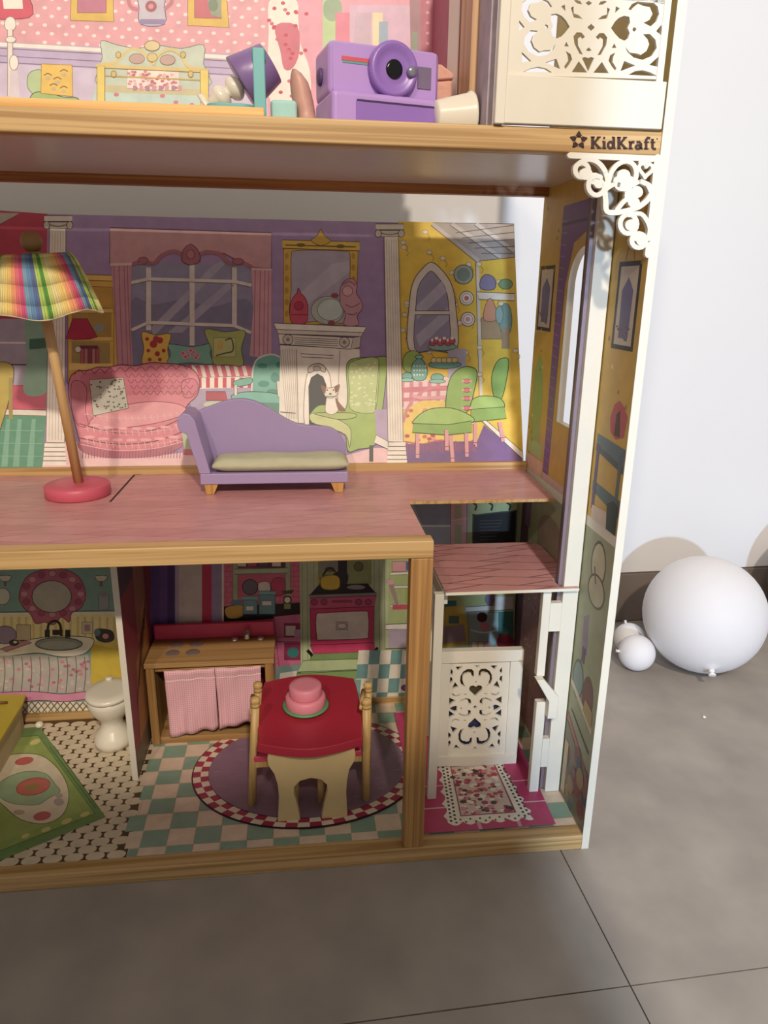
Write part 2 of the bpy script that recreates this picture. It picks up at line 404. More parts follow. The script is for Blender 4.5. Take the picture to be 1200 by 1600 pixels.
    for i in range(12): P.cline([(116+i*16,586-i*.9),(124+i*16,578-i*.8),(132+i*16,585-i*.8)], 1.1, '8a3549', 3)
    P.poly([(140,594),(193,590),(201,638),(146,650)], 'c8c6b4', '55503f', 1)
    rnd = random.Random(3)
    for i in range(60):
        u_, v_ = rnd.random(), rnd.random(); x = 142+u_*50+v_*7; y = 596-u_*4+v_*50-u_*v_*6
        P.ell(x, y, 1.6, 1.4, rnd.choice(('6a5a44','8a4a4a','7a7a68','5f6a50')), n=6)
    P.poly([(284,672),(300,676),(302,704),(288,702)], 'b7c9a0'); P.rect(286, 702, 306, 711, 'cc6573')
    # teal armchair
    P.cur([(396,574),(404,560),(424,554),(440,560),(448,572),(446,600),(448,622),(420,620),(396,616),(394,596)], '6cb49f', 'd9e0cf', 2.5, 4)
    for x, y, rx, ry in ((410,572,8,4),(430,590,7,8),(412,600,9,5),(436,570,5,5),(426,612,9,4)): P.ell(x, y, rx, ry, '3d8f7e')
    P.cur([(362,618),(395,612),(448,620),(448,645),(410,642),(372,628)], '74bda8', '27453e', 1.2, 4)
    P.poly([(372,628),(448,630),(448,655),(376,650)], '4f8f7c')
    P.cur([(366,596),(392,590),(392,600),(368,604)], '6cb49f', '27453e', 1, 3); P.rect(366, 602, 371, 618, 'e3dccb', DK, .8); P.poly([(432,596),(440,596),(442,622),(434,620)], 'e3dccb', DK, .8)
    # mirror and mantelpiece ornaments
    P.poly([(443,376),(560,379),(556,508),(443,506)], 'd6ab32', '5d4612', 1)
    P.cur([(455,400),(462,392),(500,391),(540,393),(547,402),(546,455),(545,502),(500,502),(455,500),(455,450)], 'ada2b4', '6d5420', 1, 3)
    P.poly([(456,470),(520,412),(546,408),(546,425),(456,495)], 'bcb2c2')
    P.poly([(441,375),(562,378),(562,392),(441,388)], 'dfb840', '4e3a10', 1); P.line([(446,383),(556,386)], 2, '7a5c18'); P.ell(470, 383, 7, 3, '7a5c18'); P.ell(532, 385, 7, 3, '7a5c18')
    P.cur([(486,376),(496,368),(501,358),(507,368),(517,377),(501,384)], 'd0a52f', '4e3a10', .9, 3)
    for y in range(400, 500, 18): P.ell(448, y, 3, 5, 'b88f26'); P.ell(552, y, 3, 5, 'b88f26')
    P.cur([(456,505),(453,480),(458,465),(464,458),(466,450),(470,458),(477,466),(481,480),(478,505)], 'cc4a62', '6c1a2c', 1, 4); P.ell(467, 478, 7, 7, 'b8344e', '7a1c34', .9); P.line([(455,492),(480,492)], 1, '7a1c34')
    P.ell(512, 485, 26, 22, 'b3b8ac', '6d7468', 1.2); P.ell(516, 484, 20, 17, 'bfcfca', '7b857c', 1); P.ell(523, 462, 6, 4, '9a4350'); P.ell(518, 505, 6, 4, '9a4350')
    P.cur([(532,450),(540,438),(552,436),(558,446),(557,458),(564,470),(566,482),(558,494),(560,508),(538,508),(540,490),(532,476)], 'c9939f', '6a3a46', 1, 4)
    P.ell(543, 455, 8, 8, 'd9a5ac', '6a3a46', .8); P.cline([(534,446),(545,440),(556,446)], 3, 'a8707e'); P.cline([(540,476),(550,480),(562,474)], 1.2, '7a4652'); P.cline([(542,490),(552,492),(558,488)], 1.2, '7a4652')
    # fireplace
    P.poly([(438,540),(562,546),(560,664),(436,660)], 'ece2d2')
    P.poly([(428,505),(572,511),(568,520),(432,515)], 'efe7d9', DK, 1); P.poly([(432,515),(568,520),(564,526),(435,522)], 'd9cebf', DK, .9)
    P.poly([(435,522),(552,528),(548,546),(437,538)], 'e2d8c9', DK, 1); P.poly([(552,528),(564,526),(562,543),(548,546)], 'cfc4b5', DK, .8)
    for i in range(4): P.line([(460,528+i*3.2),(528,531+i*3.2)], 1, '6d645c')
    P.ell(450, 531, 8, 8, 'd2c7b8', DK, 1); P.ell(538, 535, 8, 8, 'd2c7b8', DK, 1); P.ell(450, 531, 3, 3, '958a7e'); P.ell(538, 535, 3, 3, '958a7e')
    for i in range(7): P.line([(438+i*3.6,546),(448+i*2.6,655)], .8, 'b7ab9b')
    P.line([(463,546),(466,662)], 1.2, '8d8276'); P.line([(531,548),(527,640)], 1, '8d8276')
    P.poly([(470,553),(521,556),(520,560),(472,558)], 'f3ebdd', '4c443c', 1)
    P.cur([(476,664),(477,600),(485,576),(498,568),(511,578),(517,600),(517,664),(497,666)], 'f2e9db', '8d8276', 1.2, 4)
    P.cur([(482,574),(496,568),(508,574),(507,582),(496,578),(483,583)], 'c8bdae', DK, 1, 3); P.ell(495, 576, 6, 4, 'a89d8f', DK, .7)
    P.poly([(483,664),(482,604),(486,590),(496,584),(505,589),(510,602),(511,664)], '1d1310')
    P.line([(438,644),(462,646)], 1.2, DK)
    # green wing chair and small dog
    P.cur([(541,580),(544,566),(556,560),(585,559),(603,558),(604,575),(600,620),(594,660),(586,695),(560,702),(545,706),(541,690),(540,670),(512,660),(486,652),(487,644),(498,634),(515,634),(538,640),(543,620)], '9fbb55', '4a5a24', 1.2, 4)
    P.cur([(545,572),(565,561),(590,561),(592,590),(588,635),(580,646),(548,640),(546,610)], 'bccb80', '5f6f34', .9, 4)
    rnd = random.Random(5)
    for i in range(46): P.ell(549+rnd.random()*38, 566+rnd.random()*70, 2.4, 1.6, 'd9dfae', n=6)
    P.cur([(486,646),(512,650),(536,660),(548,672),(546,700),(540,680),(512,668),(487,660)], 'c9cf88', '5f6f34', 1, 3)
    P.cur([(490,646),(520,645),(552,646),(556,652),(534,656),(510,652)], 'aebf66', '3f4c22', 1, 3)
    P.line([(592,566),(586,640)], 1, '6f8038'); P.rect(577, 696, 583, 721, '4a4640')
    P.cur([(508,640),(510,622),(512,610),(521,610),(526,622),(529,640),(520,648),(511,646)], 'efe6d8', '7a5a3c', .8, 4)
    P.cur([(502,602),(508,606),(520,606),(530,601),(528,614),(520,622),(510,621),(504,612)], 'e9dccb', '6b4428', .8, 4)
    P.poly([(501,602),(510,605),(508,616),(504,614)], '7d4a26'); P.poly([(531,601),(522,605),(524,615),(528,612)], '7d4a26'); P.ell(516, 616, 2, 1.4, '2a1a14'); P.ell(511, 610, 1.2, 1.2, '2a1a14'); P.ell(521, 610, 1.2, 1.2, '2a1a14')
    P.cur([(524,622),(532,632),(540,642),(530,642),(526,634)], '8a5528', None, 1, 3); P.line([(508,620),(526,620)], 1.6, '5f8f7c')
    # floors
    P.poly([(585,640),(606,640),(606,690),(588,682)], 'b6a0c0'); P.poly([(588,680),(606,690),(606,702),(584,692)], 'ece2d6', DK, .7)
    # right room
    P.poly([(622,346),(803,350),(818,726),(630,726)], 'ecc62c')
    P.poly([(676,348),(803,350),(804,402),(748,408)], 'b3aaa4', DK, 1)
    for a, b in (((676,350),(748,408)), ((706,350),(782,402)), ((744,350),(803,392))): P.line([a,b], 6, 'cbc2bb'); P.line([(a[0]-3,a[1]+2),(b[0]-3,b[1]+2)], .9, '57504c')
    for i in range(5): P.line([(712+i*10,364+i*8),(803,352+i*11)], 1, '5f5854')
    P.line([(746,408),(752,630)], 5, 'e3d8c6'); P.line([(743,408),(749,630)], .9, '6e6250')
    rnd = random.Random(9)
    for i in range(70):
        x, y = 628+rnd.random()*180, 360+rnd.random()*310
        if 660 < y < 700 or (x > 700 and y < 410): continue
        P.ell(x, y, 4.5, 3.6, 'e4d8bf', 'a98a30', .8, n=9); P.cline([(x+3,y+3),(x+7,y+9),(x+4,y+14)], .8, '9a7f2a', 2)
    P.poly([(745,456),(804,459),(804,470),(748,468)], 'ece2d2', DK, 1)
    P.cur([(750,440),(756,430),(766,430),(774,438),(772,452),(752,452)], '8e86a6', '4c465c', 1, 3); P.ell(790, 444, 11, 8, '7fa071', '4d6644', 1)
    P.rect(752, 496, 784, 530, 'b39a72', '6b5838', .8); P.cur([(758,478),(766,466),(774,480),(776,500),(756,500)], 'd79a78', '7a4a38', .8, 3)
    P.ell(790, 500, 10, 26, '7fa39b', '4d6a64', .9); P.ell(780, 492, 6, 14, '94b5ad', '4d6a64', .8); P.rect(784, 512, 796, 545, 'a8906e')
    for x, y, r_, c, c2 in ((724,429,15,'9bb0a4','7d948a'), (729,466,11,'e9e0d2','c9756f'), (731,499,11,'ecd8d2','d9a3a6')):
        P.ell(x, y, r_, r_, c, '5f5848', 1.2); P.ell(x, y, r_*.66, r_*.66, c2 if r_ > 12 else 'f0e8dc', '8c8272', .8); P.ell(x, y, r_*.35, r_*.35, c2, n=8)
    P.ell(718, 505, 4, 4, 'ecd8d2', 'a0606a', .8)
    P.cur([(638,545),(640,470),(646,440),(658,422),(674,410),(692,424),(706,446),(712,480),(714,545),(676,548)], 'ded4c8', '5d544c', 1.3, 4)
    P.cur([(648,545),(650,475),(654,448),(664,432),(674,424),(686,436),(696,452),(701,480),(702,545),(676,546)], '9893ae', '5d544c', 1.1, 4)
    P.poly([(651,478),(690,440),(698,456),(651,500)], 'b5afc2'); P.poly([(650,525),(700,480),(701,500),(655,543)], 'b5afc2'); P.rect(648, 486, 702, 492, 'ded4c8', '4e4650', .9)
    # tea table
    P.poly([(700,545),(728,545),(728,600),(700,600)], 'b9b3c4')
    P.cur([(632,555),(646,548),(658,556),(658,580),(640,582),(630,575)], '9fbf5a', '4c5c28', 1, 3)
    P.poly([(624,596),(720,590),(706,620),(664,640),(628,640)], 'eecfcb')
    for x in (626, 640, 654, 668, 682): P.poly([(x,597),(x+6,597),(x+5,636),(x-1,636)], 'dd8b9b')
    P.poly([(625,606),(712,602),(710,610),(625,614)], 'd87a8e'); P.poly([(626,622),(700,618),(698,624),(626,628)], 'd87a8e')
    P.ell(691, 542, 22, 6, '8fb5aa', '2f544c', 1)
    for i in range(6): P.ell(676+i*6, 536-3*(i % 2), 5, 5, 'c25468', '5c1626', .8); P.ell(676+i*6, 532-3*(i % 2), 3, 2.4, 'f0e4da')
    P.ell(695, 570, 26, 6, '6fae9f', '2f544c', 1)
    for i in range(5): P.ell(678+i*8, 563, 5, 4, 'e6cf8a', '80682c', .8)
    P.cur([(645,568),(655,560),(664,568),(668,582),(662,594),(648,594),(642,582)], '74b5a4', '2a4c44', 1, 4)
    for i in range(14): P.ell(647+(i % 5)*4.4, 572+(i//5)*7, 1.5, 1.5, 'e7efe6', n=6)
    P.ell(655, 558, 6, 3, '8fc7b6', '2a4c44', 1); P.ell(636, 588, 8, 6, '74b5a4', '2a4c44', 1); P.ell(683, 590, 10, 6, '74b5a4', '2a4c44', 1); P.ell(636, 594, 11, 3, '8fc7b6', '2a4c44', .8); P.ell(683, 596, 13, 3, '8fc7b6', '2a4c44', .8)
    P.cur([(632,650),(650,630),(676,626),(715,632),(730,660),(742,690),(720,694),(690,688),(660,694),(630,690)], 'efcf5e', None, 1, 4)
    rnd = random.Random(11)
    for i in range(34): P.ell(636+rnd.random()*90, 640+rnd.random()*48, 4, 3, rnd.choice(('d86a72','e59a8c','c84a60')), n=7)
    P.cline([(630,660),(640,632),(664,610),(690,606),(706,612)], 4, 'd98995'); P.cline([(644,618),(660,622),(700,621)], 5, 'e6a5aa')
    P.cline([(632,690),(660,694),(690,688),(722,694),(744,686)], 2.4, 'd0647a')
    # floor and skirting
    P.poly([(634,722),(632,694),(660,694),(690,690),(745,690),(756,664),(814,714),(817,726),(634,726)], '7b5890')
    for i in range(26): P.line([(636+i*4.2,692+3*math.sin(i*1.3)),(637+i*4.2,706+2*math.cos(i*2))], 2, 'a05878')
    P.poly([(750,656),(758,656),(816,706),(817,718)], 'ece2d2', DK, .8)
    # two green chairs
    P.cur([(772,620),(768,590),(776,566),(788,559),(795,564),(792,590),(784,622)], '93ba5a', '3d5220', 1.2, 4)
    P.cur([(736,626),(752,619),(780,622),(788,636),(770,642),(742,642),(730,636)], 'a2c765', '3d5220', 1.2, 4); P.poly([(736,640),(787,636),(791,654),(734,660)], '8bb352', '3d5220', 1)
    P.cur([(698,652),(697,620),(704,590),(720,575),(736,574),(745,582),(742,605),(732,640),(716,652)], '93ba5a', '3d5220', 1.3, 4)
    for y in (596, 610, 623, 638): P.ell(729, y, 6, 3.5, 'd5707c', '6c2432', .8); P.ell(723, y, 2, 2, 'e9a5a8'); P.ell(735, y, 2, 2, 'e9a5a8')
    P.cur([(648,655),(670,640),(705,638),(735,650),(738,660),(700,664),(650,664)], 'a2c765', '3d5220', 1.2, 4)
    P.poly([(646,662),(700,664),(736,658),(736,676),(698,680),(644,676)], '8bb352', '3d5220', 1.2)
    for x0_, y0_, x1_, y1_ in ((652,678,652,716), (704,680,707,722), (728,677,729,714), (742,662,742,698), (697,672,698,704), (780,660,786,690)):
        P.line([(x0_,y0_),(x1_,y1_)], 6, 'e0a0a4'); P.line([(x0_-3,y0_),(x1_-3,y1_)], .8, '8a4a56'); P.line([(x1_-4,y1_-6),(x1_+4,y1_-6)], 1, '8a4a56')
    column([(600,371),(622,371),(630,692),(606,690)], (609,358), (604,691,636,725))
    P.build('backdrop_print', lback)
living()

# ---------------------------------------------------------------- ground floor backdrop print
def ground_back():
    P = Print((0, D, 0), (0, -1, 0))
    P.wpoly([(XL, D, .032), (-.0006, D, .032), (-.0006, D, .414), (XL, D, .414)], 'a9b184')
    DK = '2e2422'
    # bathroom
    P.poly([(-60,870),(196,866),(200,1118),(-60,1130)], '7fa6a2')
    P.poly([(-60,962),(192,956),(196,1010),(-60,1014)], 'efe2ac')
    for i in range(20): P.rect(-30+i*11.5, 964, -26+i*11.5, 1008, 'e0c878')
    P.line([(-60,960),(192,957)], 3.5, 'f0e9dc'); P.line([(-60,957),(192,954)], 1, DK)
    P.cur([(84,888),(108,892),(126,905),(134,930),(126,950),(112,958),(108,972),(96,964),(84,976),(70,972),(56,974),(48,960),(36,948),(30,930),(40,904),(58,893)], 'b95f80', '6a2846', 1.2, 4)
    for i in range(16):
        a = 2*math.pi*i/16; P.ell(82+44*math.cos(a), 928+32*math.sin(a), 6, 5, ('cf8ea4','a34670')[i % 2], '7a2c50', .7, n=8)
    P.ell(81, 932, 31, 25, 'b3b0a6', '5a3048', 1.2); P.ell(4, 932, 12, 13, 'c8c8c0', DK, .8)
    for x in (8, 158): P.cur([(x-9,900),(x+9,900),(x+5,908),(x-5,908)], 'd0ccc0', DK, .8, 3); P.rect(x-2, 908, x+2, 916, '6a6460')
    P.rect(154, 928, 170, 952, '9aa0a8', DK, .7); P.ell(162, 928, 5, 5, '8a8a94')
    P.rect(128, 972, 145, 990, 'd8cdb0', DK, .8); P.rect(132, 976, 141, 986, 'b98a94')
    P.poly([(142,1003),(196,1012),(200,1078),(142,1078)], 'cfb428'); P.poly([(140,1004),(178,996),(196,1006),(180,1014)], 'dcc65a')
    P.cur([(-20,1010),(40,1000),(90,994),(140,996),(146,1006),(130,1022),(96,1026),(60,1020),(20,1024),(-20,1026)], 'f0e9da', DK, 1, 4)
    P.ell(92, 1006, 37, 10, '8f9490', '3c3c3a', 1.4); P.ell(92, 1008, 30, 7, 'a5aaa6')
    P.cline([(74,996),(76,976),(86,970),(94,976),(96,994)], 4, '2a2024'); P.rect(70, 984, 78, 996, '2a2024'); P.rect(102, 984, 110, 996, '2a2024'); P.rect(82, 984, 98, 992, '2a2024')
    P.rect(26, 976, 48, 1000, 'cbb89a', DK, .8); P.ell(8, 992, 18, 14, '9a86a8', '5a466a', 1); P.poly([(0,1014),(40,1000),(50,1004),(10,1018)], 'c98a9c', DK, .8)
    P.ell(22, 1004, 8, 5, '3a2a2e'); P.ell(24, 1003, 3, 2, 'e8e0d4')
    P.cur([(150,984),(160,982),(176,986),(178,1000),(164,1004),(150,998)], '3c3438', None, 1, 3); P.ell(165, 994, 5, 4, 'd88a9a'); P.ell(152, 988, 5, 6, '5f7f8c')
    P.poly([(-20,1024),(20,1024),(60,1022),(96,1028),(138,1022),(144,1080),(140,1084),(90,1082),(50,1082),(-20,1086)], 'b7b0a8')
    rnd = random.Random(21)
    for i in range(90): P.ell(-10+rnd.random()*150, 1030+rnd.random()*48, 3.5, 2.5, rnd.choice(('d99aa2','cf7f8e','a9b0a4','c9bcb0','b96a7c')), n=6)
    for i in range(11): P.cline([(-8+i*14,1026),(-6+i*14,1050),(-9+i*14,1082)], 1.3, '6f6a70', 3)
    P.cur([(-20,1084),(50,1080),(96,1084),(142,1080),(142,1090),(100,1096),(60,1094),(-20,1100)], 'db8fae', '6a2846', 1, 3)
    P.poly([(-60,1098),(142,1096),(198,1088),(198,1118),(-60,1130)], 'e8dfc8')
    for i in range(22): P.line([(-20+i*10,1096),(0+i*10,1120)], 1.4, '6d6048'); P.line([(0+i*10,1096),(-20+i*10,1120)], 1.4, '6d6048')
    # kitchen
    P.poly([(196,866),(350,868),(350,1100),(200,1100)], 'b8a9bc')
    for x0, x1, c in ((196,236,'7a2a3e'),(236,250,'5a3f86'),(250,262,'6a4a92'),(262,274,'493078'),(274,280,'b7a6c6'),(280,316,'cfc6be'),(316,331,'c42a58'),(331,347,'9d8fb4'),(347,352,'e6dccb')):
        P.rect(x0, 866, x1, 1000, c)
    P.poly([(350,866),(470,866),(470,1050),(350,1060)], 'd9708c')
    for i in range(22):
        P.line([(352,868+i*8),(470,867+i*8)], .8, 'b9506e')
        for j in range(9): P.line([(354+j*14+(i % 2)*7,868+i*8),(354+j*14+(i % 2)*7,876+i*8)], .7, 'b9506e')
    P.rect(364, 862, 372, 950, 'a9b890', '5d6a4a', .7); P.rect(446, 862, 454, 930, 'a9b890', '5d6a4a', .7)
    P.poly([(366,888),(450,886),(450,894),(366,896)], 'b3c29a', '5d6a4a', 1); P.rect(372, 862, 446, 886, '5f3040'); P.rect(372, 896, 446, 930, 'cc5f7e')
    for x, c in ((378,'dccfc0'),(394,'b84a6c'),(412,'5a4a6a'),(432,'d9cdb8')): P.rect(x-7, 868, x+7, 884, c, DK, .7)
    P.ell(391, 916, 12, 12, '6c6676', DK, 1.2); P.cur([(404,910),(420,908),(422,924),(406,926)], 'ddd2c2', DK, .8, 3); P.cur([(426,904),(444,904),(444,926),(426,928)], 'c7406a', DK, .8, 3)
    P.poly([(350,946),(470,940),(470,962),(390,968),(350,970)], '1c1618')
    P.cur([(353,948),(378,944),(382,956),(374,964),(356,964)], 'cda334', DK, 1, 3); P.rect(362, 936, 378, 944, '5f7fa0')
    for x0, x1, y0 in ((380,402,934), (405,430,926)):
        P.rect(x0, y0, x1, 958, '6a9aa2', '24444c', 1); P.rect(x0-1, y0-4, x1+1, y0+2, '7fb0b6', '24444c', .8); P.rect(x0+5, y0+12, x1-6, y0+18, 'e6e0d4')
    P.ell(449, 936, 7, 7, '4a4438'); P.ell(449, 936, 4.6, 4.6, 'e6dfd0'); P.poly([(440,922),(460,920),(456,926),(444,927)], '4a4a38'); P.rect(444, 942, 454, 950, '8fa05a')
    P.poly([(428,962),(470,958),(470,1036),(436,1040)], 'd06a92', '5c1c3c', .8)
    P.rect(444, 972, 470, 994, '8c2c52'); P.rect(446, 976, 462, 992, 'd6c8bc', DK, .7); P.rect(460, 982, 472, 994, 'c29ab6'); P.rect(444, 1002, 470, 1030, '8c2c52'); P.ell(458, 1018, 9, 8, '2f7f7a')
    P.rect(434, 994, 470, 1001, 'df86a6', '5c1c3c', .7); P.poly([(432,1040),(470,1036),(470,1060),(432,1062)], '7a9a96'); P.poly([(438,1050),(466,1046),(460,1062),(436,1064)], 'dcd6c8')
    # oven niche
    P.poly([(468,862),(606,862),(610,1050),(470,1050)], 'b9c59a')
    for x in (472, 480, 490, 584, 592, 600): P.line([(x,866),(x+1,1046)], 1.2, '94a274')
    P.rect(497, 862, 580, 912, '8f9a5c'); P.rect(528, 862, 542, 912, '2a2230'); P.cur([(520,896),(536,890),(544,898),(540,912),(522,912)], '2a2230', None, 1, 3)
    P.ell(560, 884, 7, 7, '6a6a48', DK, 1); P.rect(500, 866, 528, 888, '8d8f80'); P.ell(515, 888, 8, 4, '5a564e')
    P.poly([(484,928),(498,912),(574,910),(586,924)], '17131a'); P.poly([(482,928),(588,924),(588,929),(484,933)], '8c8880', DK, .8)
    P.cur([(500,906),(506,899),(522,897),(530,902),(530,916),(520,920),(504,918)], 'd8b820', '6a5408', 1.2, 4); P.cline([(504,898),(514,886),(524,892)], 3, '2e2424'); P.ell(556, 916, 15, 4, '8e8e8a', DK, 1); P.cline([(500,908),(494,904)], 4, 'd8b820')
    P.poly([(484,933),(588,929),(584,946),(484,950)], 'd0587c', '6a1834', 1); P.rect(518, 936, 550, 940, 'a33a5c')
    for x in (491, 506, 560, 575): P.ell(x, 939, 5, 4.5, 'a8426a', '6a1834', .9)
    P.poly([(484,950),(584,946),(583,1004),(486,1008)], 'd43a6c', '6a1834', 1.2)
    P.cur([(494,960),(505,956),(566,953),(575,958),(575,990),(568,996),(504,998),(495,994)], 'e6dccb', '7a2844', 1.2, 3); P.rect(525, 970, 543, 982, 'd2c5b2', '6b6256', 1); P.ell(534, 976, 7, 4, 'efe6d8', '6b6256', .8)
    P.poly([(484,1006),(584,1002),(586,1016),(490,1020)], 'cc3868', '6a1834', 1)
    P.cline([(480,1014),(488,1024),(482,1036)], 5, '1d1416'); P.cline([(590,1010),(584,1016)], 4, '1d1416')
    P.poly([(490,1020),(586,1016),(586,1030),(480,1034)], '7d9a5c'); P.poly([(474,1030),(610,1026),(608,1042),(464,1048)], 'b7c894', '4f6236', 1); P.poly([(464,1050),(608,1043),(608,1060),(460,1066)], '86a862', '3a4c26', 1)
    P.rect(569, 1018, 602, 1038, '7a746e', DK, 1)
    for i in range(3): P.ell(575+i*10, 1024, 5, 5, 'e4dfd6', DK, .8); P.ell(575+i*10, 1033, 5, 5, 'd6d0c6', DK, .8)
    # far tiles and things right of the oven
    P.poly([(606,862),(705,862),(705,1018),(606,1014)], 'a9b97c')
    P.poly([(602,974),(705,970),(705,980),(602,982)], 'e6dfd2', DK, 1)
    for y, c in ((893,'e6dfd2'), (914,'e6dfd2'), (944,'e2d8d2')): P.poly([(610,y),(705,y-3),(705,y+1),(610,y+4)], c, '5d584e', .7)
    P.rect(612, 876, 634, 892, 'd59aa0', '7a4a50', .8); P.rect(634, 876, 650, 890, '4f6aa6'); P.cur([(606,908),(612,906),(622,940),(618,944)], 'a58a84', None, 1, 3); P.ell(609, 908, 6, 4, 'dba0b0'); P.poly([(613,944),(650,942),(650,950),(613,951)], 'cc4a68')
    P.rect(636, 896, 650, 912, 'a9c070'); P.rect(632, 918, 650, 940, '98b25c')
    P.poly([(606,982),(705,978),(705,1010),(606,1012)], 'b2a4b4'); P.line([(602,1012),(706,1009)], 1.6, '5a4a30')
    for i in range(9):
        for j in range(4):
            x = 560+i*17-j*2; y = 1014+j*22; P.poly([(x,y),(x+17,y-.6),(x+16,y+21),(x-2,y+22)], ('e3ddca','6f9d9c')[(i+j) % 2])
    for i in range(6): P.poly([(474+i*18,1064-i),(492+i*18,1063-i),(491+i*18,1084-i),(472+i*18,1085-i)], ('7fa8a0','e3ddca')[i % 2])
    P.ell(634, 1072, 8, 5, '6a4a8a', DK, .8)
    # behind the lift
    P.poly([(690,770),(806,778),(800,1100),(684,1100)], 'aebf86')
    P.poly([(640,776),(732,784),(728,870),(650,870)], 'a9aebd'); P.poly([(640,776),(708,782),(706,822),(660,820)], '8d94ab')
    P.line([(650,820),(704,820)], 2.6, 'e6e2da'); P.rect(703, 784, 728, 862, 'e3b4b4', '8a5a60', .8); P.rect(709, 788, 720, 812, 'b6b89a'); P.rect(709, 818, 720, 856, 'b6b89a'); P.line([(704,812),(728,808)], 3, 'e9c4c2')
    P.cur([(738,806),(744,803),(800,797),(805,802),(802,860),(796,866),(742,866),(738,858)], '0f0e0e', '3c4a34', 2, 3)
    for i in range(7): P.line([(748,812+i*5),(784-i*2,811+i*5)], 1, '4a4a46')
    for x in (737, 762, 790): P.cline([(x,784),(x+6,788),(x+4,796)], 3, '22261c', 3)
    P.rect(692, 930, 800, 948, 'b4c07c'); P.rect(694, 936, 712, 946, '3f8a8a')
    P.poly([(692,946),(722,944),(734,1000),(692,1010)], 'd9c04a'); P.poly([(692,976),(724,972),(728,1000),(692,1004)], 'a79aa4', 'd9b830', 2)
    P.rect(700, 960, 716, 972, '5f8a7a'); P.poly([(726,946),(800,942),(800,950),(726,954)], 'e3ded4', '4a6a70', 1); P.rect(772, 930, 800, 944, 'e3ded4'); P.ell(764, 934, 8, 10, '8a7a94')
    P.poly([(730,955),(778,954),(778,1008),(732,1010)], '9fbab4', '4a6a70', 1); P.cline([(734,982),(755,986),(776,982)], 2.4, 'dce6de'); P.ell(752, 962, 8, 8, '4a2420'); P.ell(756, 976, 8, 7, 'dc8a9a')
    P.poly([(778,954),(800,953),(800,1008),(778,1008)], '3f8078', '24504a', 1)
    P.ell(788, 1000, 14, 12, '9a3048'); 
    for x, c in ((740,'e4d6b8'),(750,'d9c2b0'),(760,'d8a0a4')): P.rect(x-4, 1000, x+4, 1012, c, DK, .6)
    P.build('backdrop_print', gback)
ground_back()

